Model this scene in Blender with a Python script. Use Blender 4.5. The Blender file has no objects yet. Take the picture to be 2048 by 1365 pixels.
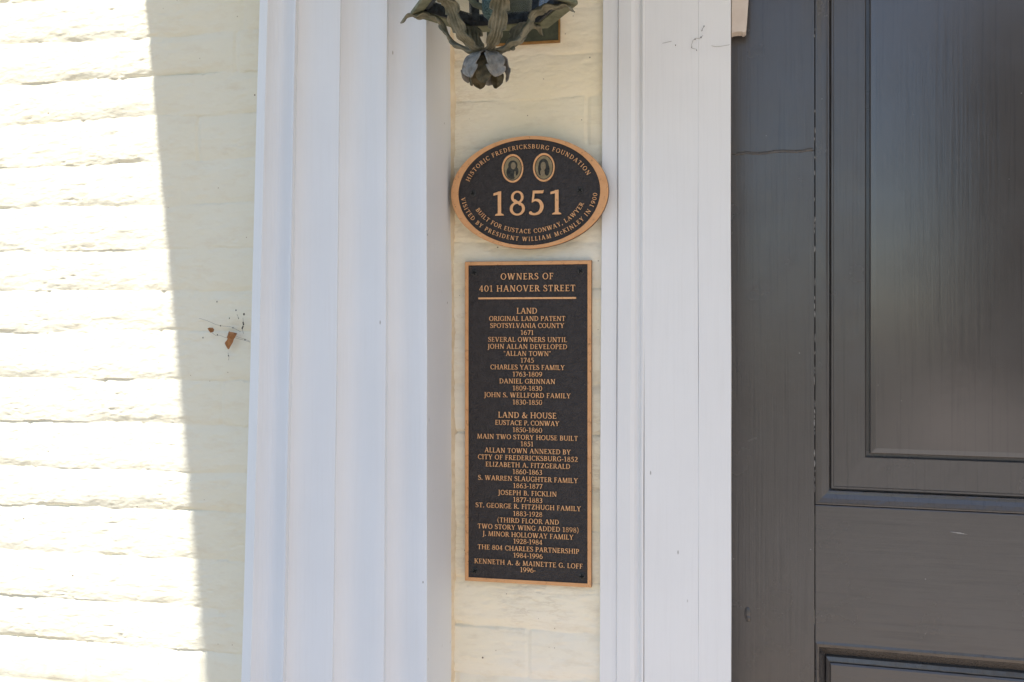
import bpy, bmesh, math, random
import numpy as np
from mathutils import Vector, Matrix
from mathutils.geometry import delaunay_2d_cdt

scene = bpy.context.scene
COL = scene.collection
R = math.radians

# ------------------------------------------------------------------ camera
PSI = R(12.2)                      # the camera is turned this far left of the wall's normal
D0 = 1.54                          # metres from the brick face
EYE = 1.55
F_PX, CX, HY = 2050.0, 1024.0, 640.0
cam_d = bpy.data.cameras.new('camera')
cam_d.sensor_width = 36.0
cam_d.lens = F_PX / 2048 * 36.0
cam_d.shift_y = -(682.5 - HY) / 2048
cam_d.clip_start = 0.02
cam_d.clip_end = 500
cam = bpy.data.objects.new('camera', cam_d)
cam.location = (0, -D0, EYE)
cam.rotation_euler = (R(90), 0, PSI)
COL.objects.link(cam)
scene.camera = cam

CAM = Vector((0, -D0, EYE))
FWD = Vector((-math.sin(PSI), math.cos(PSI), 0))
RGT = Vector((math.cos(PSI), math.sin(PSI), 0))


def ray(px, py):
    return FWD + RGT * ((px - CX) / F_PX) + Vector((0, 0, 1)) * ((HY - py) / F_PX)


def at(px, py, Y=0.0):
    """where the photo's pixel meets the wall-parallel plane at depth Y"""
    d = ray(px, py)
    return CAM + d * ((Y + D0) / d.y)


# ------------------------------------------------------------------ light
P0, P1 = at(290, 0), at(408, 1365)
SLOPE = (P1.x - P0.x) / (P0.z - P1.z)
DN = 0.42
light_dir = Vector((SLOPE, DN, -1)).normalized()
to_sun = -light_dir
EXPOSURE = 1.20
scene.view_settings.view_transform = 'Standard'
scene.view_settings.look = 'None'
scene.view_settings.gamma = 1.0
scene.view_settings.exposure = EXPOSURE
world = bpy.data.worlds.new('World')
scene.world = world
world.use_nodes = True
wn, wl = world.node_tree.nodes, world.node_tree.links
sky = wn.new('ShaderNodeTexSky')
sky.sky_type = 'NISHITA'
sky.sun_disc = False
sky.sun_elevation = math.asin(to_sun.z)
sky.sun_rotation = math.atan2(to_sun.x, to_sun.y)
sky.air_density = 1.0
sky.dust_density = 0.6
sky.ozone_density = 2.5
bg = wn['Background']
bg.inputs['Strength'].default_value = 0.10
wl.new(sky.outputs['Color'], bg.inputs['Color'])
sun_d = bpy.data.lights.new('sun', 'SUN')
sun_d.energy = 4.2
sun_d.angle = R(0.8)
sun_d.color = (1.0, 0.965, 0.925)
sun = bpy.data.objects.new('sun', sun_d)
sun.rotation_euler = to_sun.to_track_quat('Z', 'Y').to_euler()
sun.location = (-2, -6, 8)
COL.objects.link(sun)
scene.cycles.max_bounces = 10
scene.cycles.diffuse_bounces = 6
scene.cycles.transparent_max_bounces = 12


# ------------------------------------------------------------------ helpers
def tag(o, label=None, cat=None, group=None, kind=None):
    if label: o['label'] = label
    if cat: o['category'] = cat
    if group: o['group'] = group
    if kind: o['kind'] = kind
    return o


def empty(name, loc, label, cat, group=None):
    o = bpy.data.objects.new(name, None)
    o.location = loc
    o.empty_display_size = 0.05
    COL.objects.link(o)
    return tag(o, label, cat, group)


class MB:
    """collects vertices and faces; build() links them as one mesh object"""
    def __init__(self):
        self.v, self.f, self.m = [], [], []

    def add(self, vs, fs, mat=0):
        b = len(self.v)
        self.v += [tuple(p) for p in vs]
        self.f += [tuple(b + i for i in q) for q in fs]
        self.m += [mat] * len(fs)

    def box(self, x0, x1, y0, y1, z0, z1):
        vs = [(x, y, z) for x in (x0, x1) for y in (y0, y1) for z in (z0, z1)]
        self.add(vs, [(0, 1, 3, 2), (4, 6, 7, 5), (0, 4, 5, 1), (2, 3, 7, 6), (0, 2, 6, 4), (1, 5, 7, 3)])

    def tube(self, pts, rad, n=8, cap=True):
        pts = [Vector(p) for p in pts]
        rings = []
        for i, p in enumerate(pts):
            d = (pts[min(i + 1, len(pts) - 1)] - pts[max(i - 1, 0)]).normalized()
            a = d.orthogonal().normalized() if i == 0 else (rings_a - d * rings_a.dot(d)).normalized()
            rings_a = a
            b = d.cross(a)
            r = rad[i] if hasattr(rad, '__len__') else rad
            rings.append([p + (a * math.cos(2 * math.pi * k / n) + b * math.sin(2 * math.pi * k / n)) * r for k in range(n)])
        vs = [q for g in rings for q in g]
        fs = [(i * n + k, i * n + (k + 1) % n, (i + 1) * n + (k + 1) % n, (i + 1) * n + k)
              for i in range(len(pts) - 1) for k in range(n)]
        if cap:
            fs += [tuple(range(n))[::-1], tuple((len(pts) - 1) * n + k for k in range(n))]
        self.add(vs, fs)

    def lathe(self, prof, c, n=24, axis='Z'):
        vs = []
        for r, h in prof:
            for k in range(n):
                a = 2 * math.pi * k / n
                if axis == 'Z':
                    vs.append((c[0] + r * math.cos(a), c[1] + r * math.sin(a), c[2] + h))
                else:
                    vs.append((c[0] + r * math.cos(a), c[1] - h, c[2] + r * math.sin(a)))
        fs = [(i * n + k, i * n + (k + 1) % n, (i + 1) * n + (k + 1) % n, (i + 1) * n + k)
              for i in range(len(prof) - 1) for k in range(n)]
        self.add(vs, fs)

    def build(self, name, mat, parent=None, smooth=False, bevel=0, loc=None, segs=2):
        me = bpy.data.meshes.new(name)
        v = self.v
        if parent is not None and loc is None:
            o0 = parent_origin(parent)
            v = [(p[0] - o0[0], p[1] - o0[1], p[2] - o0[2]) for p in v]
        elif loc is not None:
            v = [(p[0] - loc[0], p[1] - loc[1], p[2] - loc[2]) for p in v]
        me.from_pydata(v, [], self.f)
        mats = mat if isinstance(mat, (list, tuple)) else [mat]
        for q in mats: me.materials.append(q)
        if len(mats) > 1: me.polygons.foreach_set('material_index', self.m)
        bm = bmesh.new(); bm.from_mesh(me)
        bmesh.ops.recalc_face_normals(bm, faces=bm.faces)
        bm.to_mesh(me); bm.free()
        if smooth: me.polygons.foreach_set('use_smooth', [True] * len(me.polygons))
        o = bpy.data.objects.new(name, me)
        COL.objects.link(o)
        if parent is not None: o.parent = parent
        if loc is not None: o.location = loc
        if bevel:
            b = o.modifiers.new('bevel', 'BEVEL'); b.width = bevel; b.segments = segs; b.limit_method = 'ANGLE'
            b.angle_limit = R(35); b.harden_normals = False
        return o


def parent_origin(o):
    p = Vector(o.location)
    while o.parent:
        o = o.parent
        p = p + Vector(o.location)
    return p


# ------------------------------------------------------------------ materials
def new_mat(name):
    m = bpy.data.materials.new(name); m.use_nodes = True
    nt = m.node_tree
    return m, nt.nodes, nt.links, nt.nodes['Principled BSDF']


def nd(n, typ, **kw):
    o = n.new(typ)
    for k, v in kw.items():
        if hasattr(o, k) and k not in ('Scale', 'Detail', 'Roughness'): setattr(o, k, v)
        else: o.inputs[k].default_value = v
    return o


def coords(n, l, scale=(1, 1, 1)):
    tc = n.new('ShaderNodeTexCoord')
    geo = n.new('ShaderNodeNewGeometry')
    mp = n.new('ShaderNodeMapping')
    mp.inputs['Scale'].default_value = scale
    l.new(geo.outputs['Position'], mp.inputs['Vector'])
    n.remove(tc)
    return mp.outputs['Vector']


def noise(n, l, scale, vec, detail=4, rough=0.55):
    t = n.new('ShaderNodeTexNoise')
    t.inputs['Scale'].default_value = scale
    t.inputs['Detail'].default_value = detail
    t.inputs['Roughness'].default_value = rough
    l.new(vec, t.inputs['Vector'])
    return t.outputs['Fac']


def ramp(n, l, fac, stops):
    r = n.new('ShaderNodeValToRGB')
    e = r.color_ramp.elements
    while len(e) < len(stops): e.new(0.5)
    for q, (p, c) in zip(e, stops):
        q.position = p
        q.color = (c, c, c, 1) if not hasattr(c, '__len__') else (*c, 1)
    l.new(fac, r.inputs['Fac'])
    return r.outputs['Color']


def mix(n, l, fac, a, b, blend='MIX'):
    m = n.new('ShaderNodeMix'); m.data_type = 'RGBA'; m.blend_type = blend
    for sock, val in ((m.inputs[0], fac), (m.inputs[6], a), (m.inputs[7], b)):
        if hasattr(val, 'links') or hasattr(val, 'is_linked'): l.new(val, sock)
        elif hasattr(val, '__len__'): sock.default_value = (*val, 1)
        else: sock.default_value = val
    return m.outputs[2]


def bump(n, l, bsdf, height, strength, dist, prev=None):
    b = n.new('ShaderNodeBump')
    b.inputs['Strength'].default_value = strength
    b.inputs['Distance'].default_value = dist
    l.new(height, b.inputs['Height'])
    if prev is not None: l.new(prev, b.inputs['Normal'])
    l.new(b.outputs['Normal'], bsdf.inputs['Normal'])
    return b.outputs['Normal']


def specks(n, l, scale, size, keep, stretch=(1, 1, 1)):
    """1 where a small fly speck or chip sits, else 0"""
    vec = coords(n, l, stretch)
    v = n.new('ShaderNodeTexVoronoi'); v.feature = 'F1'
    v.inputs['Scale'].default_value = scale
    l.new(vec, v.inputs['Vector'])
    near = ramp(n, l, v.outputs['Distance'], [(size * 0.5, 1.0), (size, 0.0)])
    sep = n.new('ShaderNodeSeparateColor'); l.new(v.outputs['Color'], sep.inputs[0])
    pick = n.new('ShaderNodeMath'); pick.operation = 'LESS_THAN'; pick.inputs[1].default_value = keep
    l.new(sep.outputs[0], pick.inputs[0])
    m = n.new('ShaderNodeMath'); m.operation = 'MULTIPLY'
    l.new(near, m.inputs[0]); l.new(pick.outputs[0], m.inputs[1])
    return m.outputs[0]


def mat_white(name, base, streak=(1, 1, 1), rough=0.42, dirt=0.10):
    m, n, l, b = new_mat(name)
    v = coords(n, l)
    blot = noise(n, l, 7, v, 5)
    c = mix(n, l, ramp(n, l, blot, [(0.35, 0.0), (0.7, 1.0)]), tuple(x * 0.965 for x in base), base)
    grain_v = coords(n, l, (260, 260, 7))
    g = noise(n, l, 1.0, grain_v, 5, 0.6)
    c = mix(n, l, ramp(n, l, g, [(0.28, 0.10), (0.5, 0.0)]), c, (0.60, 0.585, 0.56))
    sp = specks(n, l, 30, 0.036, dirt, (1, 1, 0.5))
    c = mix(n, l, sp, c, (0.16, 0.14, 0.13))
    sp2 = specks(n, l, 75, 0.10, 0.05, (1, 1, 0.35))
    c = mix(n, l, sp2, c, (0.42, 0.40, 0.38))
    l.new(c, b.inputs['Base Color'])
    b.inputs['Roughness'].default_value = rough
    b.inputs['Specular IOR Level'].default_value = 0.35
    wav = noise(n, l, 9, v, 3)
    nn = bump(n, l, b, g, 0.22, 0.0012)
    bump(n, l, b, wav, 0.25, 0.006, nn)
    return m


def mat_brick():
    m, n, l, b = new_mat('cream_painted_brick')
    v = coords(n, l)
    big = noise(n, l, 3.2, v, 4)
    c = mix(n, l, ramp(n, l, big, [(0.35, 0.0), (0.65, 1.0)]), (0.79, 0.752, 0.615), (0.775, 0.725, 0.565))
    # strip beside the door yellowed and lightened: warm bounced light put into its colour
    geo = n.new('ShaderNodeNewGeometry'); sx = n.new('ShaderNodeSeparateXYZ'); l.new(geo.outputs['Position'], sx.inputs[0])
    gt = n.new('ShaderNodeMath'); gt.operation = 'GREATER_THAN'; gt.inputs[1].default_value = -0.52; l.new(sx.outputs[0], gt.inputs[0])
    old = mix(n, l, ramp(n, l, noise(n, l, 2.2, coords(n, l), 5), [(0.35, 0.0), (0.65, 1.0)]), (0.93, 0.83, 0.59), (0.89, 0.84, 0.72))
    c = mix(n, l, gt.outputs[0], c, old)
    st = noise(n, l, 18, coords(n, l, (1, 1, 2.5)), 6, 0.65)
    c = mix(n, l, ramp(n, l, st, [(0.30, 0.40), (0.48, 0.0)]), c, (0.70, 0.60, 0.43))
    wv = coords(n, l, (14, 14, 62))
    rot = wv.node; rot.inputs['Rotation'].default_value = (0, R(9), 0)
    fine = noise(n, l, 1.0, wv, 7, 0.62)
    ridge = ramp(n, l, fine, [(0.472, 0.0), (0.492, 1.0), (0.508, 1.0), (0.528, 0.0)])
    where = ramp(n, l, noise(n, l, 5.5, coords(n, l), 3), [(0.48, 0.0), (0.70, 0.45)])
    crease = n.new('ShaderNodeMath'); crease.operation = 'MULTIPLY'; l.new(ridge, crease.inputs[0]); l.new(where, crease.inputs[1])
    cr0 = crease; crease = n.new('ShaderNodeMath'); crease.operation = 'MULTIPLY'; l.new(cr0.outputs[0], crease.inputs[0]); l.new(gt.outputs[0], crease.inputs[1])
    c = mix(n, l, crease.outputs[0], c, (0.60, 0.49, 0.34))
    sp = specks(n, l, 42, 0.075, 0.10)
    c = mix(n, l, sp, c, (0.17, 0.12, 0.08))
    sp2 = specks(n, l, 120, 0.13, 0.05)
    c = mix(n, l, sp2, c, (0.40, 0.31, 0.20))
    l.new(c, b.inputs['Base Color'])
    b.inputs['Roughness'].default_value = 0.75
    b.inputs['Specular IOR Level'].default_value = 0.2
    f1 = noise(n, l, 1.0, coords(n, l, (90, 90, 190)), 7, 0.65)
    f2 = noise(n, l, 1.0, coords(n, l, (500, 500, 700)), 3, 0.6)
    nn = bump(n, l, b, f1, 0.40, 0.0020)
    inv = n.new('ShaderNodeMath'); inv.operation = 'SUBTRACT'; inv.inputs[0].default_value = 1.0; l.new(crease.outputs[0], inv.inputs[1])
    nn = bump(n, l, b, inv.outputs[0], 0.6, 0.0014, nn)
    bump(n, l, b, f2, 0.30, 0.0006, nn)
    return m


def mat_door(name, stretch, r0=0.20, r1=0.30, spec=0.75, bs=1.0):
    m, n, l, b = new_mat(name)
    v = coords(n, l)
    big = noise(n, l, 2.5, v, 4)
    c = mix(n, l, ramp(n, l, big, [(0.3, 0.0), (0.7, 1.0)]), (0.066, 0.060, 0.056), (0.080, 0.073, 0.069))
    g = noise(n, l, 1.0, coords(n, l, stretch), 6, 0.62)
    c = mix(n, l, ramp(n, l, g, [(0.30, 0.55), (0.47, 0.0)]), c, (0.046, 0.043, 0.042))
    sp = specks(n, l, 60, 0.07, 0.05)
    c = mix(n, l, sp, c, (0.20, 0.19, 0.18))
    l.new(c, b.inputs['Base Color'])
    rr = ramp(n, l, noise(n, l, 14, v, 5), [(0.3, r0), (0.75, r1)])
    l.new(rr, b.inputs['Roughness'])
    b.inputs['Specular IOR Level'].default_value = spec
    nn = bump(n, l, b, g, 0.30 * bs, 0.0010)
    bump(n, l, b, noise(n, l, 22, v, 4), 0.16 * bs, 0.003, nn)
    return m


def mat_bronze_dark():
    m, n, l, b = new_mat('dark_bronze')
    v = coords(n, l)
    c = mix(n, l, noise(n, l, 110, v, 6), (0.017, 0.0145, 0.014), (0.056, 0.048, 0.046))
    sp = specks(n, l, 90, 0.07, 0.06)
    c = mix(n, l, sp, c, (0.42, 0.38, 0.33))
    l.new(c, b.inputs['Base Color'])
    b.inputs['Specular IOR Level'].default_value = 0.3
    b.inputs['Roughness'].default_value = 0.5
    vo = n.new('ShaderNodeTexVoronoi'); vo.inputs['Scale'].default_value = 330
    l.new(v, vo.inputs['Vector'])
    nn = bump(n, l, b, vo.outputs['Distance'], 0.8, 0.0016)
    bump(n, l, b, noise(n, l, 260, v, 4), 0.5, 0.0008, nn)
    return m


def mat_bronze_bright(ca=(0.70, 0.365, 0.165), cb=(0.87, 0.51, 0.26), nm='polished_bronze'):
    m, n, l, b = new_mat(nm)
    v = coords(n, l)
    c = mix(n, l, noise(n, l, 60, v, 5), ca, cb)
    wear = noise(n, l, 1.0, coords(n, l, (130, 130, 130)), 6, 0.7)
    c = mix(n, l, ramp(n, l, wear, [(0.56, 0.0), (0.72, 0.75)]), c, (0.22, 0.10, 0.045))
    sp = specks(n, l, 190, 0.16, 0.22)
    c = mix(n, l, sp, c, (0.07, 0.035, 0.02))
    l.new(c, b.inputs['Base Color'])
    b.inputs['Metallic'].default_value = 0.0
    b.inputs['Specular IOR Level'].default_value = 0.22
    b.inputs['Roughness'].default_value = 0.55
    bump(n, l, b, noise(n, l, 300, v, 3), 0.2, 0.0005)
    return m


def mat_simple(name, c0, c1, scale=30, rough=0.6, bstr=0.3, bdist=0.001, metallic=0.0, spk=None):
    m, n, l, b = new_mat(name)
    v = coords(n, l)
    f = noise(n, l, scale, v, 6, 0.62)
    c = mix(n, l, ramp(n, l, f, [(0.35, 0.0), (0.66, 1.0)]), c0, c1)
    if spk: c = mix(n, l, specks(n, l, spk[0], spk[1], spk[2]), c, spk[3])
    l.new(c, b.inputs['Base Color'])
    b.inputs['Roughness'].default_value = rough
    b.inputs['Metallic'].default_value = metallic
    b.inputs['Specular IOR Level'].default_value = 0.25
    if bstr: bump(n, l, b, noise(n, l, scale * 6, v, 4), bstr, bdist)
    return m


def mat_glass():
    m, n, l, b = new_mat('dusty_lantern_glass')
    out = n['Material Output']
    tr = n.new('ShaderNodeBsdfTransparent'); tr.inputs['Color'].default_value = (0.90, 0.94, 0.93, 1)
    gl = n.new('ShaderNodeBsdfGlossy'); gl.inputs['Roughness'].default_value = 0.06
    df = n.new('ShaderNodeBsdfDiffuse'); df.inputs['Color'].default_value = (0.45, 0.47, 0.46, 1)
    fr = n.new('ShaderNodeFresnel'); fr.inputs['IOR'].default_value = 1.5
    m1 = n.new('ShaderNodeMixShader'); m2 = n.new('ShaderNodeMixShader')
    dust = ramp(n, l, noise(n, l, 35, coords(n, l), 5), [(0.3, 0.06), (0.8, 0.25)])
    l.new(dust, m1.inputs[0]); l.new(tr.outputs[0], m1.inputs[1]); l.new(df.outputs[0], m1.inputs[2])
    l.new(fr.outputs[0], m2.inputs[0]); l.new(m1.outputs[0], m2.inputs[1]); l.new(gl.outputs[0], m2.inputs[2])
    l.new(m2.outputs[0], out.inputs['Surface'])
    return m


M_WHITE = mat_white('white_gloss_paint', (0.755, 0.775, 0.795), dirt=0.3, rough=0.55)
M_CASING = mat_white('white_casing_paint', (0.825, 0.825, 0.815), dirt=0.10)
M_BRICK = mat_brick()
M_DOOR_V = mat_door('charcoal_door_paint', (210, 210, 5))
M_DOOR_H = mat_door('charcoal_rail_paint', (6, 6, 150))
M_PANEL = mat_door('charcoal_panel_paint', (210, 210, 5), 0.13, 0.18, 0.9, 0.22)
M_DARK = mat_bronze_dark()
M_BRIGHT = mat_bronze_bright()
M_RIMMETAL = mat_bronze_bright((0.58, 0.285, 0.12), (0.78, 0.44, 0.215), 'border_bronze')
M_EDGE = mat_simple('brown_patina_edge', (0.10, 0.055, 0.03), (0.22, 0.12, 0.06), 150, 0.6)
M_SCREW = mat_simple('blackened_screw', (0.02, 0.02, 0.019), (0.06, 0.058, 0.053), 400, 0.4)
M_SLOT = mat_simple('screw_recess', (0.004, 0.004, 0.004), (0.008, 0.008, 0.008), 200, 0.7)
M_VERD = mat_simple('verdigris_bronze', (0.105, 0.118, 0.075), (0.21, 0.22, 0.15), 55, 0.62, 0.5, 0.0012,
                    spk=(260, 0.2, 0.12, (0.10, 0.065, 0.035)))
M_LEAF = mat_simple('weathered_bronze_leaf', (0.115, 0.115, 0.080), (0.27, 0.255, 0.19), 70, 0.62, 0.6, 0.0012,
                    spk=(300, 0.2, 0.15, (0.06, 0.042, 0.028)))
M_PETAL = mat_simple('greyed_bronze_petal', (0.17, 0.165, 0.15), (0.31, 0.30, 0.275), 120, 0.6, 0.6, 0.001)
M_INNER = mat_simple('brown_bronze_petal', (0.065, 0.055, 0.03), (0.13, 0.11, 0.065), 120, 0.55, 0.6, 0.001)
M_BLACK = mat_simple('blackened_lantern_bar', (0.010, 0.011, 0.012), (0.045, 0.055, 0.065), 120, 0.55)
M_TEAL = mat_simple('speckled_teal_socket', (0.03, 0.06, 0.06), (0.16, 0.26, 0.26), 420, 0.5)
M_PLATE = mat_simple('backplate_bronze', (0.045, 0.050, 0.032), (0.085, 0.09, 0.055), 60, 0.6)
M_RUST = mat_simple('rusty_plate_edge', (0.20, 0.10, 0.02), (0.32, 0.18, 0.06), 90, 0.7)
M_GLASS = mat_glass()
M_BLOCK = mat_simple('old_pinkish_white_paint', (0.70, 0.62, 0.55), (0.78, 0.71, 0.64), 25, 0.6, 0.35, 0.001,
                     spk=(70, 0.1, 0.1, (0.25, 0.13, 0.06)))
M_DRY = mat_simple('dry_brown_leaf', (0.22, 0.085, 0.022), (0.42, 0.20, 0.085), 160, 0.6)
M_WEB = mat_simple('dusty_web', (0.16, 0.145, 0.125), (0.30, 0.28, 0.25), 120, 0.9, 0)
M_BIT = mat_simple('web_debris', (0.02, 0.018, 0.016), (0.05, 0.045, 0.04), 120, 0.9, 0)
M_RIM = mat_simple('cameo_ground', (0.24, 0.19, 0.105), (0.34, 0.275, 0.155), 160, 0.6)
M_INK = mat_simple('cameo_figure_dark', (0.018, 0.020, 0.017), (0.060, 0.058, 0.046), 220, 0.6)  # own dark tone of the portrait figures
M_FACE = mat_simple('cameo_face', (0.19, 0.15, 0.09), (0.30, 0.24, 0.15), 300, 0.6)
M_ROOF = mat_simple('porch_ceiling_paint', (0.84, 0.82, 0.77), (0.87, 0.85, 0.80), 8, 0.5)

# ------------------------------------------------------------------ the brick wall
rs = np.random.RandomState(11)


def vnoise(x, y, seed):
    """smooth value noise for arrays"""
    r = np.random.RandomState(seed)
    tab = r.rand(256, 256)
    xi, yi = np.floor(x).astype(int), np.floor(y).astype(int)
    fx, fy = x - xi, y - yi
    fx = fx * fx * (3 - 2 * fx); fy = fy * fy * (3 - 2 * fy)
    a = tab[xi & 255, yi & 255]; b = tab[(xi + 1) & 255, yi & 255]
    c = tab[xi & 255, (yi + 1) & 255]; d = tab[(xi + 1) & 255, (yi + 1) & 255]
    return (a * (1 - fx) + b * fx) * (1 - fy) + (c * (1 - fx) + d * fx) * fy


def fbm(x, y, seed, oct=4, gain=0.5):
    s, a, t = 0, 1.0, 0
    for k in range(oct):
        s = s + a * vnoise(x * 2 ** k + 17.3 * k, y * 2 ** k + 9.1 * k, seed + k)
        t += a; a *= gain
    return s / t


joints_px = [-8, 76, 157, 240, 326, 411, 498, 583, 666, 757, 848, 942, 1021, 1116, 1208, 1294, 1384]
jz = sorted(at(250, p).z for p in joints_px)
pitch = (jz[-1] - jz[0]) / (len(jz) - 1)
JZ = np.array([jz[0] - pitch * k for k in range(24, 0, -1)] + jz + [jz[-1] + pitch * k for k in range(1, 32)])


def brick_height(X, Z):
    wob = (fbm(X * 3.2, Z * 9.0, 3, 3) - 0.5) * 0.012
    z2 = Z + wob + (fbm(X * 40, Z * 40, 5, 3) - 0.5) * 0.003
    i = np.clip(np.searchsorted(JZ, z2) - 1, 0, len(JZ) - 2)
    u = (z2 - JZ[i]) / (JZ[i + 1] - JZ[i])                 # 0 at a course's foot, 1 at its top
    hm = JZ[i + 1] - JZ[i]
    foot = u * hm; top = (1 - u) * hm
    jag = fbm(X * 60, i * 7.7 + X * 3, 21, 3)
    deep = np.clip((fbm(X * 7.0, i * 3.13, 31, 3) - 0.62) * 6.5, 0.0, 1.0)
    h = np.zeros_like(X)
    cut = 1 - np.clip((foot - 0.0010) / (0.0018 + 0.006 * jag), 0, 1)
    h -= (0.0001 + 0.0040 * deep) * cut * (0.5 + jag)
    t = np.clip(1 - top / (0.010 + 0.008 * jag), 0, 1)
    rnd = 1 - np.clip(foot / (0.012 + 0.006 * jag), 0, 1)
    soft = np.clip((fbm(X * 13.0, i * 2.71 + 4, 37, 3) - 0.30) * 2.6, 0.0, 1.35)
    h -= (0.0024 * soft + 0.0020 * deep) * t ** 1.3 + 0.0027 * soft * rnd ** 1.4
    h += 0.0014 * np.sin(np.clip(u, 0, 1) * math.pi)
    off = (np.sin(i * 127.1) * 43758.5453) % 1.0           # head joints, nearly filled by paint
    hx = (X + off * 0.22) / 0.215
    near = np.abs(hx - np.round(hx)) * 0.215
    h -= 0.0017 * np.clip((fbm(X * 3, i * 5.3, 41, 2) - 0.40) * 6, 0, 1) * 1.15 * np.exp(-((near + (jag - 0.5) * 0.004) / 0.0035) ** 2)
    h += (fbm(X * 7, Z * 11, 51, 4) - 0.5) * 0.0045
    h += (fbm(X * 24, Z * 70, 61, 5, 0.55) - 0.5) * 0.0016
    h += (fbm(X * 38 + Z * 14, Z * 170 - X * 22, 65, 4, 0.6) - 0.5) * 0.0012
    h += (fbm(X * 130, Z * 210, 71, 3, 0.6) - 0.5) * 0.0006
    pit = np.clip(fbm(X * 55, Z * 170, 81, 2) - 0.70, 0, 1) * np.clip(fbm(X * 11, Z * 14, 83, 2) - 0.35, 0, 1)
    h -= pit * 0.016
    lump = np.clip(fbm(X * 55, Z * 110, 91, 3) - 0.62, 0, 1)
    h += lump * 0.0022
    return h


def span(*segs):
    out = []
    for a, b, step in segs:
        out.append(np.arange(a, b - step * 0.25, step))
    out.append([segs[-1][1]])
    return np.concatenate(out)


def wall_patch(mb, xs, zs):
    Xg, Zg = np.meshgrid(xs, zs)
    Yg = -brick_height(Xg, Zg)
    nx, nz = len(xs), len(zs)
    vs = np.stack([Xg, Yg, Zg], -1).reshape(-1, 3)
    k = (np.arange(nz - 1)[:, None] * nx + np.arange(nx - 1)[None]).reshape(-1)
    fs = np.stack([k, k + 1, k + 1 + nx, k + nx], -1)
    mb.append((vs, fs))


patches = []
XL = at(0, 640).x - 0.03
XC = -0.055
wall_patch(patches, span((-3.2, -1.5, 0.06), (-1.5, XL, 0.012), (XL, -0.60, 0.0015), (-0.60, -0.455, 0.01),
                         (-0.455, -0.14, 0.0015), (-0.14, XC, 0.01)),
           span((-0.05, 0.8, 0.02), (0.8, 1.0, 0.006), (1.0, 2.10, 0.0015), (2.10, 2.3, 0.006), (2.3, 4.2, 0.03)))
wall_patch(patches, span((XC, 1.02, 0.06)), span((2.52, 4.2, 0.03)))
wall_patch(patches, span((1.02, 3.2, 0.06)), span((-0.05, 4.2, 0.03)))
vs = np.concatenate([p[0] for p in patches])
fs, base = [], 0
for p in patches:
    fs.append(p[1] + base); base += len(p[0])
fs = np.concatenate(fs)
me = bpy.data.meshes.new('brick_wall')
me.vertices.add(len(vs)); me.vertices.foreach_set('co', vs.astype(np.float32).ravel())
me.loops.add(len(fs) * 4); me.loops.foreach_set('vertex_index', fs.astype(np.int32).ravel())
me.polygons.add(len(fs)); me.polygons.foreach_set('loop_start', np.arange(len(fs), dtype=np.int32) * 4)
me.polygons.foreach_set('use_smooth', np.ones(len(fs), bool))
me.update(calc_edges=True); me.validate()
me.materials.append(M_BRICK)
o = bpy.data.objects.new('brick_wall', me); COL.objects.link(o)
tag(o, 'cream painted old brick wall behind the plaques and the fluted white door surround', 'wall')

# ------------------------------------------------------------------ ground, porch
def ground_mat():
    return mat_simple('dry_earth', (0.085, 0.075, 0.052), (0.14, 0.12, 0.085), 3, 0.9, 0.5, 0.02)


mb = MB(); mb.box(-60, 60, -120, 6, -0.62, -0.5)
tag(mb.build('ground', ground_mat()), kind='structure')


def pavers_mat():
    m, n, l, b = new_mat('brick_pavers')
    v = coords(n, l)
    br = n.new('ShaderNodeTexBrick')
    br.inputs['Color1'].default_value = (0.34, 0.24, 0.155, 1)
    br.inputs['Color2'].default_value = (0.40, 0.29, 0.20, 1)
    br.inputs['Mortar'].default_value = (0.38, 0.33, 0.25, 1)
    br.inputs['Scale'].default_value = 4.5
    l.new(v, br.inputs['Vector'])
    c = mix(n, l, noise(n, l, 6, v, 5), br.outputs['Color'], (0.37, 0.28, 0.20))
    l.new(c, b.inputs['Base Color']); b.inputs['Roughness'].default_value = 0.85
    return m


M_PAVE = pavers_mat()
mb = MB(); mb.box(-0.9, 4.2, -2.9, 0.9, -0.5, 0.0)
tag(mb.build('porch_floor', M_PAVE, bevel=0.01), kind='structure')
ROOF_Z = 2.62
XR = P0.x - SLOPE * (ROOF_Z - P0.z)
mb = MB(); mb.box(XR, 2.1, -1.30, -0.02, ROOF_Z, ROOF_Z + 0.16)
rf = empty('porch_roof', (0.5, -0.02, ROOF_Z), 'flat white porch roof sheltering the grey front door', 'roof')
mb.build('ceiling_slab', M_ROOF, rf, bevel=0.004)
mb = MB(); mb.box(XR + 0.003, 2.097, -1.297, -0.02, ROOF_Z + 0.165, ROOF_Z + 0.30)
mb.build('cornice', M_WHITE, rf, bevel=0.004)

M_PATH = mat_simple('pale_concrete', (0.34, 0.31, 0.28), (0.42, 0.39, 0.35), 2, 0.9, 0.2, 0.01)
gz = -0.495
mb = MB()
mb.add([(-1.0, -2.9, gz), (7.0, -2.9, gz), (7.0, -11.0, gz), (-1.0, -11.0, gz)], [(0, 1, 2, 3)])
tag(mb.build('path', M_PATH), kind='structure')
mb = MB(); mb.add([(0.15, -14.8, gz), (3.4, -14.8, gz), (2.75, -36, gz), (2.45, -36, gz)], [(0, 1, 2, 3)])
tag(mb.build('driveway', mat_simple('sunlit_brick_drive', (0.52, 0.42, 0.35), (0.62, 0.51, 0.43), 2, 0.9, 0.2, 0.01)), kind='structure')
M_HBRICK = mat_simple('dark_red_brick', (0.022, 0.020, 0.014), (0.04, 0.035, 0.025), 4, 0.9, 0.3, 0.01)
M_SLATE = mat_simple('slate_roof', (0.04, 0.042, 0.045), (0.07, 0.07, 0.075), 4, 0.8, 0.3, 0.01)
HX, HY0 = 3.0, -38.0
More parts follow.
